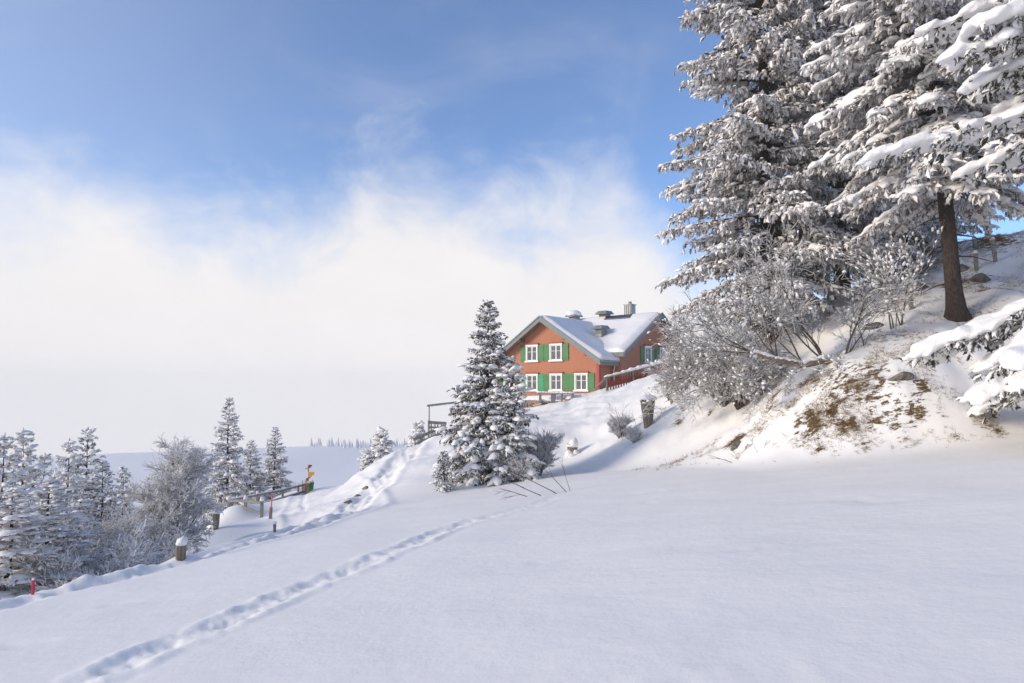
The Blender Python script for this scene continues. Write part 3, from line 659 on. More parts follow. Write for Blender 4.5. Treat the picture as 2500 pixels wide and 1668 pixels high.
# ------------------------------------------------------------------ the house (local frame: x along the front gable wall, y back, z up)
HO = (2.91, 60.6, -.55)
house = empty('mountain_house', HO, math.radians(-40)); tag(house, 'terracotta shingled chalet with green shutters and snow-covered crossing roofs', 'house')
RZ, EZ, HW, WW = 6.86, 2.89, 6.16, 5.5                     # front wing: ridge, eave height, roof half width, wall half width
sl_ = (RZ-EZ)/HW; TH = .30
def wz(x): return RZ-abs(x)*sl_-TH                         # underside of the front roof
b = MB(); b.prism([(-WW, -1.6), (WW, -1.6), (WW, wz(WW)), (0, wz(0)), (-WW, wz(WW))], 'y', 0, 8); b.build('wall', MATS['shingle_wall'], house)
YC, SW, XE, XW = 8.0, 6.55, 7.02, 6.3                      # side wing: ridge line y, half span, roof end x, wall x
WRZ, WEZ = 7.38, 3.60; sw_ = (WRZ-WEZ)/SW
def wzz(y): return WRZ-abs(y-YC)*sw_-TH
b = MB(); y0, y1 = 2.1, 13.9
b.prism([(y0, -1.6), (y1, -1.6), (y1, wzz(y1)), (YC, wzz(YC)), (y0, wzz(y0))], 'x', -5.3, XW); b.build('wall', MATS['shingle_wall'], house, label='shaded terracotta side gable wall')
# roofs: slabs with deep grey fascia boards
def slab(axis, c, ridge, half, slope, a, bb, sgn, name, mat, parent, up=0., th=TH, inset=0.):
    m_ = MB(); h0_, h1_ = ridge+up, ridge-half*slope+up
    m_.prism([(c, h0_), (c+sgn*half, h1_), (c+sgn*half, h1_-th), (c, h0_-th)], axis, a, bb); return m_.build(name, mat, parent)
roofs = {}
for sgn in (-1, 1):
    roofs['m', sgn] = slab('y', 0, RZ, HW, sl_, -.8, 7.6, sgn, 'roof', MATS['soffit_wood'], house, th=TH-.02)
    roofs['w', sgn] = slab('x', YC, WRZ, SW, sw_, -5.6, XE, sgn, 'roof', MATS['soffit_wood'], house, th=TH-.02)
for sgn in (-1, 1):                                        # barge boards on the gables, eave boards
    m_ = MB(); m_.prism([(0, RZ+.04), (sgn*(HW+.02), EZ+.04), (sgn*(HW+.02), EZ-.40), (0, RZ-.44)], 'y', -.86, -.79); m_.build('bargeboard', MATS['fascia_grey'], roofs['m', sgn])
    m_ = MB(); m_.prism([(0, RZ+.07), (sgn*(HW+.04), EZ+.07), (sgn*(HW+.04), EZ-.06), (0, RZ-.06)], 'y', -.92, -.855); m_.build('verge_board', MATS['fascia_grey'], roofs['m', sgn])
    m_ = MB(); m_.prism([(YC, WRZ+.04), (YC+sgn*(SW+.02), WEZ+.04), (YC+sgn*(SW+.02), WEZ-.36), (YC, WRZ-.40)], 'x', XE-.01, XE+.06); m_.build('bargeboard', MATS['fascia_grey'], roofs['w', sgn])
    m_ = MB(); m_.prism([(YC, WRZ+.07), (YC+sgn*(SW+.04), WEZ+.07), (YC+sgn*(SW+.04), WEZ-.05), (YC, WRZ-.05)], 'x', XE+.055, XE+.12); m_.build('verge_board', MATS['fascia_grey'], roofs['w', sgn])
    m_ = MB(); m_.box(*sorted((sgn*(HW+.01), sgn*(HW+.07))), -.80, 1.9 if sgn > 0 else 7.5, EZ-.38, EZ+.03); m_.build('eave_board', MATS['fascia_grey'], roofs['m', sgn])
    if sgn < 0: m_ = MB(); m_.box(5.2, XE, YC-SW-.07, YC-SW-.01, WEZ-.34, WEZ+.03); m_.build('eave_board', MATS['fascia_grey'], roofs['w', sgn])
# gutter and downpipe in the corner
m_ = MB(); m_.tube([(HW+.15, -.85, EZ-.02), (HW+.15, 1.9, EZ-.06)], .08, 8); g_ = m_.build('gutter', MATS['zinc'], roofs['m', 1], True)
m_ = MB(); m_.tube([(5.9, 1.85, EZ-.3), (5.75, 1.9, EZ-.75), (5.75, 1.95, -1.2)], .05, 8); m_.build('downpipe', MATS['white_paint'], house, True)
# purlin ends under the gables
for x_ in (-4.6, -2.4, 0, 2.4, 4.6):
    z_ = RZ-abs(x_)*sl_-TH-.14; m_ = MB(); m_.box(x_-.08, x_+.08, -.74, .05, z_-.14, z_+.10); m_.build('purlin', MATS['soffit_wood'], roofs['m', 1 if x_ >= 0 else -1])
for y_ in (2.9, 4.6, 6.3, 8, 9.7, 11.4, 13.2):
    z_ = WRZ-abs(y_-YC)*sw_-TH-.13; m_ = MB(); m_.box(XW-.05, XE-.05, y_-.08, y_+.08, z_-.13, z_+.09); m_.build('purlin', MATS['soffit_wood'], roofs['w', 1 if y_ >= YC else -1])
# snow lying on the roofs
def snow_slab(o, e1, e2, th, name, parent, seed, n1=44, n2=34, edge=.45):
    o, e1, e2 = (np.array(q, float) for q in (o, e1, e2)); l1, l2 = np.linalg.norm(e1), np.linalg.norm(e2)
    nrm = np.cross(e1, e2); nrm /= np.linalg.norm(nrm); nrm = nrm if nrm[2] > 0 else -nrm
    u, v = np.meshgrid(np.linspace(0, 1, n1), np.linspace(0, 1, n2), indexing='ij')
    de = np.minimum(np.minimum(u, 1-u)*l1, np.minimum(v, 1-v)*l2); k = np.clip(de/edge, 0, 1); h = th*np.sqrt(1-(1-k)**2)*(1+.45*fbm(u*l1/1.6, v*l2/1.6, seed, 3))+.04*(k > 0)
    V = o+u[..., None]*e1+v[..., None]*e2+h[..., None]*nrm; V = V+(.02*nrm)
    i, j = np.meshgrid(np.arange(n1-1), np.arange(n2-1), indexing='ij'); F = np.stack([i*n2+j, (i+1)*n2+j, (i+1)*n2+j+1, i*n2+j+1], 2).reshape(-1, 4)
    return link(name, mesh_np(name, V.reshape(-1, 3), F), MATS['snow'], parent)
for sgn in (-1, 1):
    snow_slab((-sgn*.25, -.84, RZ-.02), (sgn*(HW+.30), 0, -(HW+.05)*sl_), (0, 8.3, 0), .30, 'roof_snow', roofs['m', sgn], 5+sgn)
    snow_slab((-5.5, YC-sgn*.25, WRZ-.02), (0, sgn*(SW+.28), -(SW+.03)*sw_), (XE+5.45, 0, 0), .26, 'roof_snow', roofs['w', sgn], 15+sgn)
# windows
def window(px, pz, face, w=1.06, h=1.28, shutters=(1, 1), bright=(0, 0), drop=1.0):
    """face 'f': front gable (y=0, looking -y); 's': side gable (x=XW, looking +x). px along the wall"""
    def Bx(a0, a1, d0, d1, z0, z1):
        m_ = MB()
        if face == 'f': m_.box(px+a0, px+a1, -d1, -d0, pz+z0, pz+z1)
        else: m_.box(XW+d0, XW+d1, px+a0, px+a1, pz+z0, pz+z1)
        return m_
    wn = Bx(-w/2, w/2, -.05, .012, -h/2, h/2).build('window', MATS['curtain'], house)
    for a0, a1, z0, z1, nm in ((-w/2-.13, -w/2, -h/2, h/2, 'frame'), (w/2, w/2+.13, -h/2, h/2, 'frame'), (-w/2-.16, w/2+.16, h/2, h/2+.15, 'head_frame')):
        Bx(a0, a1, .0, .13 if nm == 'frame' else .135, z0, z1).build(nm, MATS['white_paint'], wn, bevel=.008)
    Bx(-w/2-.22, w/2+.22, .0, .19, -h/2-.14, -h/2).build('sill', MATS['white_paint'], wn, bevel=.01)
    Bx(-w/2-.24, w/2+.24, .0, .22, h/2+.155, h/2+.24).build('red_lintel', MATS['red_trim'], wn, bevel=.01)
    for s2 in (-1, 1):
        c_ = s2*w/4
        Bx(c_-w/4+.035, c_+w/4-.035, .034, .042, -h/2+.06, h/2-.06).build('pane', MATS['window_glass'], wn)
        m_ = Bx(c_-w/4+.002, c_-w/4+.055, .02, .066, -h/2, h/2); 
        for q in ((c_+w/4-.055, c_+w/4-.002, -h/2, h/2), (c_-w/4+.055, c_+w/4-.055, -h/2, -h/2+.07), (c_-w/4+.055, c_+w/4-.055, h/2-.07, h/2), (c_-w/4+.055, c_+w/4-.055, .12, .155)):
            t_ = Bx(q[0], q[1], .02, .065, q[2], q[3]); m_.add(t_.v, t_.f)
        m_.build('sash', MATS['white_paint'], wn)
    for i_, s2 in enumerate((-1, 1)):
        if not shutters[i_]: continue
        c_ = s2*(w/2+.13+.33); mt = MATS['bright_green_shutter' if bright[i_] else 'green_shutter']
        sh = Bx(c_-.31, c_+.31, .02, .075, -h/2-.06, h/2+.10).build('shutter', mt, house, bevel=.006)
        for z_ in (-h/2+.14, h/2-.14): Bx(c_-.31, c_+.31, .076, .10, z_-.045, z_+.045).build('batten', mt, sh)
        for z_ in (-h/2+.14, h/2-.14): Bx(c_-s2*.36, c_-s2*.24, .10, .12, z_-.02, z_+.02).build('hinge', MATS['sign_dark'], sh)
for px, br_ in ((-4.05, (0, 0)), (-1.44, (1, 1)), (1.19, (0, 0)), (3.79, (0, 0))): window(px, 1.15, 'f', bright=br_)
for px in (-1.44, 1.19): window(px, 3.72, 'f')
for px in (6.62, 9.38): window(px, 3.62, 's', w=.98, h=1.25)
m_ = MB(); m_.box(WW-.22, WW+.05, -.05, .16, -1.6, wz(WW)-.02); m_.build('corner_board', MATS['red_trim'], house)
m_ = MB(); m_.box(-WW-.05, -WW+.22, -.05, .16, -1.6, wz(WW)-.02); m_.build('corner_board', MATS['red_trim'], house)
m_ = MB(); m_.box(-WW-.03, WW+.06, -.07, -.002, -.12, .06); m_.build('base_board', MATS['grey_wood'], house)
m_ = MB(); m_.box(5.55, 6.25, 2.02, 2.09, -1.6, 1.6); m_.build('wall_panel', MATS['wall_red'], house)
# chimney, roof vents, solar collector
rf = roofs['w', -1]
ch = MB(); ch.box(3.40, 4.15, 7.6, 8.4, 6.6, 8.35); cho = ch.build('chimney', MATS['zinc'], rf, bevel=.03)
for k in range(4): m_ = MB(); m_.box(3.45+.19*k, 3.49+.19*k, 7.56, 7.598, 7.2, 8.3); m_.build('seam', MATS['fascia_grey'], cho)
m_ = MB(); m_.box(3.33, 4.22, 7.53, 8.47, 8.352, 8.43); m_.build('cap', MATS['zinc'], cho, bevel=.02)
m_ = MB(); m_.tube([(3.8, 8, 8.43), (3.8, 8, 8.68)], .16, 10); m_.build('flue', MATS['zinc'], cho, True)
def vent(x_, y_, wv, hv, snowy, big=False):
    z_ = WRZ-abs(y_-YC)*sw_; m_ = MB(); m_.box(x_-wv*.55, x_+wv*.55, y_-.42, y_+.5, z_-.3, z_+hv); vo = m_.build('roof_vent', MATS['zinc'], rf, bevel=.01)
    q = MB(); q.box(x_-wv*.50, x_+wv*.50, y_-.445, y_-.421, z_+hv*.48, z_+hv*.94); q.build('louvre', MATS['soffit_wood' if not big else 'weathered_wood'], vo)
    hd = MB(); a = wv; zt = z_+hv
    hd.add([(x_-a, y_-.75, zt), (x_+a, y_-.75, zt), (x_+a, y_+.7, zt+.04), (x_-a, y_+.7, zt+.04), (x_-a*.62, y_-.5, zt+.33), (x_+a*.62, y_-.5, zt+.33), (x_+a*.62, y_+.6, zt+.36), (x_-a*.62, y_+.6, zt+.36)],
           [(3,2,1,0),(4,5,6,7),(0,1,5,4),(1,2,6,5),(2,3,7,6),(3,0,4,7)]); hd.build('hood', MATS['zinc'], vo)
    if snowy:
        V, F, _ = scatter(BLOBS, IF, np.array([[x_, y_-.05, zt+.26]]), np.array([[1., 0, 0]]), np.array([[a*.95, .65, .34]]), np.random.default_rng(3)); link('snow_cap', mesh_np('snow_cap', V, F), MATS['snow'], vo)
vent(-2.1, 7.4, .62, .55, True); vent(1.2, 7.7, .66, .42, False); vent(3.15, 4.0, .58, .80, False, True)
m_ = MB(); ysol = 7.0
for k in range(3): 
    m2 = MB(); xs = 1.6+k*.9; zz = lambda y_: WRZ-abs(y_-YC)*sw_+.24
    m2.add([(xs, 7.0, zz(7.0)), (xs+.85, 7.0, zz(7.0)), (xs+.85, 7.55, zz(7.55)), (xs, 7.55, zz(7.55)), (xs, 7.0, zz(7.0)+.10), (xs+.85, 7.0, zz(7.0)+.10), (xs+.85, 7.55, zz(7.55)+.10), (xs, 7.55, zz(7.55)+.10)], [(3,2,1,0),(4,5,6,7),(0,1,5,4),(1,2,6,5),(2,3,7,6),(3,0,4,7)])
    m2.build('solar_panel', MATS['solar_glass'], rf)

# ------------------------------------------------------------------ terrace, rails, fences
RNDM = random.Random(7)
def snow_blobs(name, pts, dirs, sizes, parent, seed=1):
    V, F, _ = scatter(BLOBS, IF, np.array(pts, float), np.array(dirs, float), np.array(sizes, float), np.random.default_rng(seed)); return tag(link(name, mesh_np(name, V, F), MATS['snow'], parent), kind='stuff' if len(pts) > 1 else None)
def rel(p, o): return tuple(a-b for a, b in zip(p, o))
def rail_thing(name, label, cat, posts, rails, mat, pw=.12, group=None, caps=True, snow=.0, square=True):
    """posts: [(foot, top)], rails: [(a, b, w, h)] in world space"""
    o_ = posts[0][0] if posts else rails[0][0]; r_ = empty(name, o_); tag(r_, label, cat, group)
    for i, (a, b_) in enumerate(posts):
        m_ = MB(); m_.beam(rel(a, o_), rel(b_, o_), pw, pw, (0, 1, .01), .08, RNDM); po = m_.build('post', MATS[mat], r_, bevel=.012)
        if caps: snow_blobs('snow_cap', [rel((b_[0], b_[1], b_[2]+.015), o_)], [(1, 0, 0)], [(pw*.85, pw*.8, pw*.9)], po, i+3)
    for i, (a, b_, w, h) in enumerate(rails):
        m_ = MB(); m_.beam(rel(a, o_), rel(b_, o_), w, h, (0, 0, 1), .06, RNDM); ro = m_.build('rail', MATS[mat], r_, bevel=.01)
        if snow:
            A_, B_ = np.array(rel(a, o_)), np.array(rel(b_, o_)); n_ = max(3, int(np.linalg.norm(B_-A_)/(snow*2.0)))
            q_ = [A_+(B_-A_)*(k+.5)/n_+[0, 0, h*.5] for k in range(n_)]; snow_blobs('rail_snow', q_, [B_-A_]*n_, [(snow*1.7, w*.6+.02, snow*RNDM.uniform(.5, .9)) for _ in q_], ro, i)
    return r_
# terrace: a snow-covered timber deck in front of the house
TY = 54.2; dk = empty('terrace', P(1330, 984, TY)); tag(dk, 'snow-covered timber terrace deck in front of the chalet', 'terrace'); o_ = tuple(dk.location)
pl, prr = P(1255, 982, TY+2.2), P(1392, 979, TY-1.2)
def off(p, q, dz=0): return (p[0]+.643*q, p[1]+.766*q, p[2]+dz)
m_ = MB(); m_.beam(rel(pl, o_), rel(prr, o_), .16, .30); m_.build('edge_beam', MATS['brown_wood'], dk)
q4 = [rel(off(pl, .1, .10), o_), rel(off(prr, .1, .10), o_), rel(off(prr, 6.5, .22), o_), rel(off(pl, 6.5, .22), o_)]
m_ = MB(); m_.add(q4+[(a, b_, c_-.25) for a, b_, c_ in q4], [(0,1,2,3),(7,6,5,4),(0,4,5,1),(1,5,6,2),(2,6,7,3),(3,7,4,0)]); m_.build('deck', MATS['grey_wood'], dk)
snow_slab(rel(off(pl, .08, .11), o_), np.array(prr)-np.array(pl), (6.4*.643, 6.4*.766, .12), .26, 'deck_snow', dk, 31, edge=.25)
for k in range(4):
    t_ = k/3; p_ = tuple(pl[i]+(prr[i]-pl[i])*t_ for i in range(3)); m_ = MB(); m_.beam(rel(p_, o_), rel((p_[0], p_[1], gz(p_[0], p_[1])-.4), o_), .14, .14, (0, 1, .01)); m_.build('support', MATS['brown_wood'], dk)
prf = [P(1319, 980, TY-.2), P(1348, 982, TY-.5), P(1354, 982, TY-.52), P(1372, 980, TY-.8), P(1398, 975, TY-1.1)]
posts = [(p_, (p_[0], p_[1], P(1319, 960, p_[1])[2])) for p_ in prf]
tops = [q[1] for q in posts]
rail_thing('terrace_railing', 'grey timber railing on the terrace edge with four posts', 'railing', posts, [((tops[0][0]-.25, tops[0][1], tops[0][2]+.02), (tops[4][0]+.1, tops[4][1], tops[4][2]-.05), .16, .12), (P(1300, 979, TY+.3), P(1380, 981, TY-.9), .12, .16)], 'grey_wood', .2, caps=False, snow=.10)
# slanted stair rail
a, b_, c_, d_ = P(1009, 1074, 46.5), P(1085, 1040, 47.5), P(1012, 1086, 46.4), P(1090, 1052, 47.4)
posts = []
for u, vt, Yq in ((1013, 1073, 46.5), (1057, 1054, 47.1), (1084, 1042, 47.5)): p_ = P(u, vt, Yq); posts.append(((p_[0], p_[1]+.06, gz(p_[0], p_[1])-.3), (p_[0], p_[1]+.06, p_[2])))
rail_thing('stair_rail', 'dark grey two-board handrail slanting up the mound to the terrace', 'railing', posts, [(a, b_, .05, .19), (c_, d_, .05, .17)], 'grey_wood', .09, caps=False)
# gate frame
p0, p1 = P(1048, 1028, 50), P(1048, 991, 50); p2, p3 = P(1112, 1030, 52), P(1112, 983, 52)
rail_thing('gate_frame', 'tall slim metal frame with a sloping top beam beside the small spruce', 'frame', [((p0[0], p0[1], gz(p0[0], p0[1])-.2), p1), ((p2[0], p2[1], gz(p2[0], p2[1])-.2), p3)], [(P(1043, 991, 50), P(1114, 982.5, 52), .10, .15)], 'zinc', .085, caps=False)
pk = []; rl = []
for u in (1046, 1053, 1062, 1069, 1078, 1087): q_ = P(u, 1026.5+.12*(u-1046), 49.3+.02*(u-1046)); pk.append(((q_[0], q_[1], gz(q_[0], q_[1])-.2), q_))
rl = [(P(1045, 1031, 49.25), P(1090, 1034, 50.1), .04, .20), (P(1045, 1043, 49.25), P(1090, 1046, 50.1), .04, .14)]
rail_thing('picket_fence', 'short weathered picket fence behind the slanting handrail', 'fence', pk, rl, 'weathered_wood', .09, caps=False)
# garden handrail with shaped balusters along the slope
pts_ = [P(1452, 952, 50.2), P(1481, 921, 50.8), P(1546, 905, 51.6), P(1640, 881, 52.6)]
o_ = pts_[0]; gf = empty('garden_fence', o_); tag(gf, 'snow-topped garden handrail with red-brown cut-out balusters climbing beside the chalet', 'fence')
for a, b_ in zip(pts_[:-1], pts_[1:]): m_ = MB(); m_.beam(rel(a, o_), rel(b_, o_), .10, .12); m_.build('handrail', MATS['weathered_wood'], gf)
A_, B_ = np.array(rel(pts_[1], o_)), np.array(rel(pts_[3], o_)); nn = 34
snow_blobs('rail_snow', [A_+(B_-A_)*(k+.5)/nn+[0, 0, .07] for k in range(nn)], [B_-A_]*nn, [(.30, .10, .07+.13*(k/nn)+.03*math.sin(k*1.7)) for k in range(nn)], gf, 4)
for k in range(24):
    t_ = (k+.5)/24; A_ = np.array(pts_[1]) if t_ < .42 else np.array(pts_[2]); B_ = np.array(pts_[2]) if t_ < .42 else np.array(pts_[3]); tq = t_/.42 if t_ < .42 else (t_-.42)/.58
    p_ = A_+(B_-A_)*tq; zb = min(gz(p_[0], p_[1])-.15, p_[2]-.25); hgt = min(1.0, p_[2]-zb); x_, y_, z_ = rel(tuple(p_), o_)
    prof = [(.02, 0), (.035, -.25), (.14, -.62), (.15, -.72), (.05, -.80), (.05, -1.)]
    m_ = MB(); n_ = len(prof); wsc = 1.0
    V_ = [(x_+s2*w_*.9*wsc, y_+.04+dy, z_+hz*hgt) for dy in (0, .04) for s2 in (-1, 1) for w_, hz in prof]
    ix = lambda dy, s2, i: (dy*2+s2)*n_+i
    F_ = []
    for i in range(n_-1): F_ += [(ix(0,0,i), ix(0,1,i), ix(0,1,i+1), ix(0,0,i+1)), (ix(1,1,i), ix(1,0,i), ix(1,0,i+1), ix(1,1,i+1)), (ix(0,0,i), ix(0,0,i+1), ix(1,0,i+1), ix(1,0,i)), (ix(0,1,i+1), ix(0,1,i), ix(1,1,i), ix(1,1,i+1))]
    m_.add(V_, F_); m_.build('baluster', MATS['wall_red'], gf)
for u, Yq in ((1481, 50.8), (1546, 51.6), (1600, 52.2), (1640, 52.6)):
    p_ = P(u, np.interp(u, [1481, 1546, 1640], [921, 905, 881]), Yq); m_ = MB(); m_.beam(rel((p_[0], p_[1], gz(p_[0], p_[1])-.3), o_), rel(p_, o_), .1, .1, (0, 1, .01)); m_.build('post', MATS['weathered_wood'], gf)
# path fence: near bay and long bay
def pw_(u, vb, vt, Y): p_ = P(u, vb, Y); zg = gz(p_[0], p_[1]); return ((p_[0], p_[1], zg-.25), (p_[0], p_[1], max(zg+.35, P(u, vt, Y)[2])))
ps = [pw_(558, 1242, 1219, 47), pw_(599, 1246, 1218, 46), pw_(639, 1250, 1222, 45)]
def lerp_rails(ps, fr, w=.09, h=.16):
    out = []
    for (a, ta), (b_, tb) in zip(ps[:-1], ps[1:]):
        for f in fr: out.append((tuple(a[i]+(ta[i]-a[i])*f+(0, -.07, 0)[i] for i in range(3)), tuple(b_[i]+(tb[i]-b_[i])*f+(0, -.07, 0)[i] for i in range(3)), w, h))
    return out
rail_thing('rail_fence', 'short two-rail timber fence bay with snow-capped posts at the path bend', 'fence', ps, lerp_rails(ps, (.38, .88)), 'weathered_wood', .17)
ps = [pw_(562, 1238, 1216, 49), pw_(628, 1226, 1204, 51), pw_(690, 1215, 1193, 53.5), pw_(728, 1206, 1184, 56), pw_(748, 1202, 1180, 57)]
rail_thing('rail_fence', 'long grey two-rail fence along the path edge leading to the signpost', 'fence', ps, lerp_rails(ps, (.35, .9)), 'grey_wood', .13, snow=.045)
# signpost
sx, sy, sz_ = P(752, 1202, 57.5); sz_ = gz(sx, sy); sg_ = empty('signpost', (sx, sy, sz_)); tag(sg_, 'hiking signpost with yellow and dark red arrow boards by the path', 'signpost')
ztop = P(752, 1135, 57.5)[2]-sz_; m_ = MB(); m_.tube([(0, 0, -.3), (0, 0, ztop)], .05, 8); m_.build('pole', MATS['zinc'], sg_, True)
def plate(z, w, h, right, mat):
    s2 = 1 if right else -1; m_ = MB(); t_ = h*.5
    m_.prism([(s2*.02, z-h/2), (s2*(w-t_), z-h/2), (s2*w, z), (s2*(w-t_), z+h/2), (s2*.02, z+h/2)], 'y', -.075, -.05); m_.build('arrow_board', MATS[mat], sg_)
k_ = 57.5/1700
for v, w, h, rt_, mt in ((1137, 8, 3.6, 1, 'sign_dark'), (1140.5, 5.5, 3, 1, 'sign_dark'), (1143.5, 7, 3, 0, 'sign_yellow'), (1154.3, 13, 3.6, 1, 'sign_yellow'), (1158.3, 13, 3.6, 1, 'sign_yellow'), (1162.1, 8.5, 3.2, 1, 'sign_yellow'), (1166, 5.5, 2.6, 1, 'sign_red'), (1168.8, 4.5, 2.6, 0, 'sign_red'), (1172, 5.5, 2.8, 0, 'sign_red')):
    plate(P(752, v, 57.5)[2]-sz_, w*k_*1.2, h*k_*1.12, rt_, mt)
# green bin
bx, by, _ = P(759, 1195, 57); bz = gz(bx, by); bn = empty('waste_bin', (bx, by, bz)); tag(bn, 'small green litter bin with snow on its lid beside the signpost', 'bin')
m_ = MB(); m_.lathe([(.17, -.1), (.19, .0), (.24, .55), (.25, .60)], 12); m_.build('body', MATS['bin_green'], bn, True)
m_ = MB(); m_.lathe([(.27, .60), (.27, .65), (.20, .70)], 12); m_.build('lid', MATS['bin_green'], bn, True); snow_blobs('snow_cap', [(0, 0, .70)], [(1, 0, 0)], [(.24, .22, .13)], bn)
# two wooden sledges leaning by the fence
for q, (u, Yq, lab) in enumerate(((743, 56.3, 'wooden sledge with curled runners leaning on the fence end'), (748.5, 56.1, 'wooden sledge standing upright against the signpost'))):
    x_, y_, _ = P(u, 1198, Yq); r_ = empty('sledge', (x_, y_, gz(x_, y_)), .25-q*.6); tag(r_, lab, 'sledge', 'sledges by the signpost')
    for s2 in (-1, 1): m_ = MB(); m_.tube([(s2*.17, .06, -.1), (s2*.17, .0, .45), (s2*.17, .02, .85), (s2*.17, .10, 1.0), (s2*.17, .22, 1.02), (s2*.17, .26, .9)], .025, 6); m_.build('runner', MATS['brown_wood'], r_, True)
    for k in range(4): m_ = MB(); m_.box(-.13+.07*k, -.085+.07*k, -.06, -.035, .05, .82); m_.build('slat', MATS['brown_wood'], r_)
    for z_ in (.18, .62): m_ = MB(); m_.box(-.19, .19, -.034, .03, z_, z_+.04); m_.build('crossbar', MATS['brown_wood'], r_)
# marker stakes
def stake(name, label, u, vb, vt, Y, w, mat, top=None, group=None, tilt=0.):
    p_ = hit(u, vb, max(8, Y*.8)); Y = p_[1]; zg = gz(p_[0], p_[1]); hgt = min(max(.25, P(u, vt, Y)[2]-zg), 1.9); r_ = empty(name, (p_[0], p_[1], zg)); tag(r_, label, 'stake' if w < .2 else 'post', group)
    if top:
        m_ = MB(); m_.beam((0, 0, -.3), (tilt*hgt*.5, 0, hgt*.45), w, w*.6, (0, 1, .01), .1, RNDM); m_.build('wooden_stake', MATS[mat], r_, bevel=.008)
        m_ = MB(); m_.tube([(tilt*.3+.02, -.05, hgt*.25), (tilt*hgt+.03, -.05, hgt)], w*.22, 6); m_.build('pole', MATS[top], r_, True)
    else:
        m_ = MB(); m_.beam((0, 0, -.3), (tilt*hgt, 0, hgt), w, w*.7, (0, 1, .01), .12, RNDM); m_.build('shaft', MATS[mat], r_, bevel=w*.12)
        snow_blobs('snow_cap', [(tilt*hgt, 0, hgt+.01)], [(1, 0, 0)], [(w*.7, w*.6, w*.6)], r_)
    return r_
stake('marker_stake', 'pink-topped snow pole tied to a grey stake beside the path', 660, 1267, 1204, 38, .13, 'grey_wood', 'pole_pink', tilt=.04)
stake('marker_stake', 'short plain grey stake in the slope below the pink pole', 671, 1307, 1279, 29, .09, 'grey_wood', tilt=-.04)
stake('marker_stake', 'small red stake poking out of the berm by the snowed spruce', 80, 1451, 1431, 13.0, .04, 'pole_red')
def log_post(name, label, u, vb, vt, Y, wpx, seed, cat='post', taper=.8, jag=.06, capz=.14, mat='stump_wood', group=None, lean=0.):
    p_ = hit(u, vb, max(8, Y*.8)); Y = p_[1]; zg = gz(p_[0], p_[1]); hgt = min(max(.35, P(u, vt, Y)[2]-zg), 1.9); rr = wpx/FPX*Y/2; rn = random.Random(seed); r_ = empty(name, (p_[0], p_[1], zg)); tag(r_, label, cat, group)
    n = 14; v_, f_ = [], []; lev = [-.4, 0, .3, .6, .85, 1.]
    ph = [rn.uniform(-.16, .16) for _ in range(n)]; tp = [rn.uniform(-jag, jag) for _ in range(n)]
    for i, l_ in enumerate(lev):
        for k in range(n):
            a = 2*math.pi*k/n; r2 = rr*(taper+(1-taper)*max(l_, 0))*(1+ph[k]+rn.uniform(-.05, .05)); v_.append((r2*math.cos(a)+lean*max(l_, 0)*hgt, r2*math.sin(a), (l_ if i else -.5)*hgt+(tp[k] if i == len(lev)-1 else 0)))
    for i in range(len(lev)-1):
        for k in range(n): f_.append((i*n+k, i*n+(k+1) % n, (i+1)*n+(k+1) % n, (i+1)*n+k))
    f_.append(tuple(range((len(lev)-1)*n, len(lev)*n))); m_ = MB(); m_.add(v_, f_); m_.build('wood', MATS[mat], r_, True)
    if capz: snow_blobs('snow_cap', [(lean*hgt, 0, hgt-.02), (lean*hgt+rr*.3, -.1*rr, hgt)], [(1, 0, 0)]*2, [(rr*1.12, rr*1.08, min(capz, rr*.95)), (rr*.8, rr*.85, min(capz, rr*.95)*1.25)], r_, seed)
    return r_
log_post('wooden_post', 'thick weathered post with a snow hat on the slope lip', 527, 1292, 1249, 31, 19, 3, taper=.62, capz=.17)
log_post('wooden_post', 'squat thick weathered post with a snow hat at the berm', 441, 1374, 1353, 19.5, 22, 5, taper=.95, capz=.19)
log_post('tree_stump', 'tall grey split tree stump with snow on top on the bank', 1582, 1040, 974, 32.2, 34, 8, 'stump', .55, .10, .16)
log_post('tree_stump', 'small broken brown stump buried under a tall snow hat', 1397, 1112, 1086, 34, 24, 9, 'stump', .9, .12, .26)
for o_ in [o for o in bpy.data.objects if o.get('label', '').startswith('small broken brown stump')]: snow_blobs('drift', [(-.16, -.14, .02), (.2, -.1, .04), (.0, -.18, -.02), (.12, .06, .1)], [(1, 0, 0)]*4, [(.22, .18, .2), (.2, .16, .28), (.3, .2, .16), (.25, .22, .3)], o_, 4)
# fence posts up the hill
for lab, u, vb, vt, Y, tl in (('leaning fence post under the dense round bush', 1753, 945, 915, 30.3, -.10), ('leaning fence post right of the fine-twigged bush', 1643, 985, 953, 33.8, -.22), ('thin fence post below the thin frosted bush', 1526, 1066, 1037, 32, -.08), ('thick grey fence post behind the upright dark stems', 2226, 755, 688, 26, -.05), ('pointed fence post on the hill above the bare trunk', 2432, 640, 585, 27, -.12), ('small fence post on the hill skyline', 2381, 603, 583, 33.5, -.08), ('short fence post between the bare trunk and the skyline', 2385, 660, 618, 29, -.05)):
    stake('fence_post', lab, u, vb, vt, Y, .15 if Y < 34 else .12, 'weathered_wood', None, 'fence posts up the hill', tl)
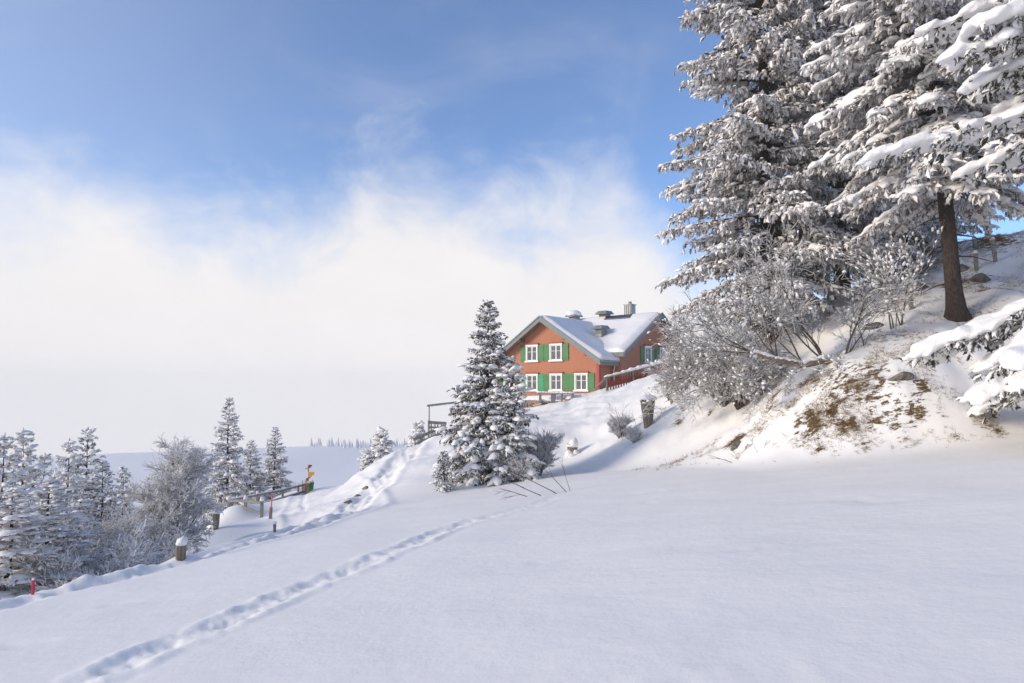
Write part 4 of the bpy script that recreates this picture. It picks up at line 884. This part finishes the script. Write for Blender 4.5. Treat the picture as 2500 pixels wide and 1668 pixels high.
# rocks
def hull_rock(seed, sq, r):
    import bmesh
    rn = random.Random(seed); bm = bmesh.new()
    for _ in range(26):
        v = Vector((rn.gauss(0, 1), rn.gauss(0, 1), rn.gauss(0, 1))).normalized()*rn.uniform(.75, 1.1); bm.verts.new((v.x*sq[0]*r, v.y*sq[1]*r, v.z*sq[2]*r))
    bmesh.ops.convex_hull(bm, input=bm.verts[:]); bmesh.ops.delete(bm, geom=[v for v in bm.verts if not v.link_faces], context='VERTS')
    bmesh.ops.bevel(bm, geom=bm.edges[:], offset=r*.05, segments=1, affect='EDGES'); me = bpy.data.meshes.new('rock'); bm.to_mesh(me); bm.free(); return me
def rock(label, u, v, Y, r, seed, sq=(1.3, .8, .6), group=None):
    p_ = hit(u, v, Y*.75); z_ = gz(p_[0], p_[1])
    o = link('rock', hull_rock(seed, sq, r), MATS['rock']); o.location = (p_[0], p_[1], z_-r*.22); o.rotation_euler = (.2, .3, seed); return tag(o, label, 'rock', group)
g_rk = 'stones showing through the snow'
for i, (lab, u, v, Y, r) in enumerate((('rounded grey stone sticking out of the mound face', 892, 1192, 34, .26), ('angular grey stone on the mound below the rounded stone', 872, 1211, 33.5, .20), ('brown stone low on the mound face', 850, 1226, 32.5, .24), ('dark boulder on the hill below the skyline post', 2345, 655, 30, .45), ('dark flat rock ledge left of the bare trunk', 2255, 705, 27, .60), ('dark flat rock ledge right of the bare trunk', 2395, 682, 26, .50), ('dark rock hollow under the leaning trunk shoots', 2130, 800, 25, .50), ('brown rock under the root of the leaning trunk', 2200, 920, 22.4, .34), ('mossy brown rock bulging from the bank foot', 1800, 1085, 24.6, .32))):
    rock(lab, u, v, Y, r, i+2, group=g_rk)
# dead branches in the snow
def twigs(label, u, v, Y, stems, seed, mat='twig'):
    x_, y_ = hit(u, v, Y*.75); r_ = bare_tree('fallen_branch', stems, seed, 2, mat, .5, 0., (1, 3), .10, .0001); r_.location = (x_, y_, gz(x_, y_)-.03); return tag(r_, label, 'branch', 'bare branches in the snow')
twigs('dark bare branches lying in the field below the small stump', 1362, 1205, 25.5, [((0, 0, 0), (-1, .3, .55), 1.7, .017), ((.3, .1, 0), (-.7, .2, .9), 1.2, .014), ((-.5, -.2, 0), (-1, -.1, .38), 1.2, .016), ((-.9, -.4, .0), (-1, .1, .25), .8, .014), ((.4, .3, 0), (-.3, .1, 1), .9, .010)], 7)
twigs('small bare branch below the mossy brown rock', 1790, 1128, 23.5, [((0, 0, 0), (-1, .1, .4), .8, .013), ((.2, 0, 0), (-.4, 0, .8), .5, .008)], 8)
twigs('small forked branch right of the mossy brown rock', 1850, 1105, 23.5, [((0, 0, 0), (.7, .1, .6), .6, .010), ((0, 0, 0), (-.4, 0, .8), .45, .008)], 9)
twigs('bare branches leaning beside the tall grey stump', 1520, 1075, 31.5, [((0, 0, 0), (-.15, 0, 1), 1.6, .014), ((.3, 0, 0), (-.3, 0, 1), 1.4, .012), ((.8, 0, 0), (-.3, 0, 1), 1.2, .010)], 10)
# dry grass tufts on the bare patches (uncountable)
rg = np.random.default_rng(77); gp, gd, gl_ = [], [], []
for (u, v, Y0, rad, amt) in BARE:
    p_ = P(u, v, Y0); n_ = int(330*rad*rad*amt*2.2)+5
    for q in range(n_):
        x_, y_ = p_[0]+rg.normal()*rad*.62, p_[1]+rg.normal()*rad*.62
        gp.append((x_, y_, 0)); gd.append((rg.normal()*.45-.25, rg.normal()*.4-.35, rg.uniform(-.1, .7))); gl_.append(rg.uniform(.04, .12))
gp = np.array(gp); keep = fbm(gp[:, 0]*1.6, gp[:, 1]*1.6, 91, 3) > -.05; gp = gp[keep]; gd = np.array(gd)[keep]; gl_ = np.array(gl_)[keep]
gp[:, 2] = height(gp[:, 0], gp[:, 1])-.01; gd /= np.linalg.norm(gd, axis=1, keepdims=True)
V, F = segs_mesh(np.repeat(gp, 3, 0)+rg.normal(size=(len(gp)*3, 3))*[.05, .05, 0], np.repeat(gp, 3, 0)+np.repeat(gd*gl_[:, None], 3, 0)+rg.normal(size=(len(gp)*3, 3))*.045, np.full(len(gp)*3, .0042), np.full(len(gp)*3, .0015), 3)
tag(link('dry_grass', mesh_np('dry_grass', V, F), MATS['dry_grass']), 'tufts of dry brown grass showing through the snow on the bank', 'grass', kind='stuff')
# distant wood across the valley
fv, ff, fo = [], [], 0; rf_ = np.random.default_rng(5); fm = MB()
for q in range(150):
    u = rf_.uniform(760, 1120) if q < 110 else rf_.uniform(-200, 700); Y = rf_.normal(640, 16) if q < 110 else rf_.uniform(600, 900)
    x_, y_ = at(u, Y); z_ = float(base_h(np.array([x_]), np.array([y_]))[0]); h_ = rf_.uniform(4, 9); w_ = h_*.24
    for z0, z1, r0 in ((0, .5, 1.), (.25, .75, .75), (.5, 1, .5)):
        n_ = 6; ring = [(x_+w_*r0*math.cos(6.283*k/n_+q)*rf_.uniform(.8, 1.2), y_+w_*r0*math.sin(6.283*k/n_+q), z_+h_*z0-.3) for k in range(n_)]; fm.add(ring+[(x_, y_, z_+h_*z1)], [(k, (k+1) % n_, n_) for k in range(n_)])
tag(fm.build('far_wood', MATS['far_trees']), 'faint row of snowy trees across the misty valley', 'wood', kind='stuff')
# haze: even pale air round the whole place
hz = MB(); hz.box(-1560, 1560, -1560, 1560, -310, 33); ho = hz.build('haze', None); tag(ho, kind='stuff')
m = bpy.data.materials.new('haze_air'); m.use_nodes = True; t = m.node_tree; t.nodes.clear()
pv = N(t, 'ShaderNodeVolumePrincipled'); pv.inputs['Color'].default_value = (1., .965, .915, 1); pv.inputs['Density'].default_value = .0005; pv.inputs['Anisotropy'].default_value = -.2
om = N(t, 'ShaderNodeOutputMaterial'); L(t, pv.outputs[0], om.inputs['Volume']); ho.data.materials.append(m)
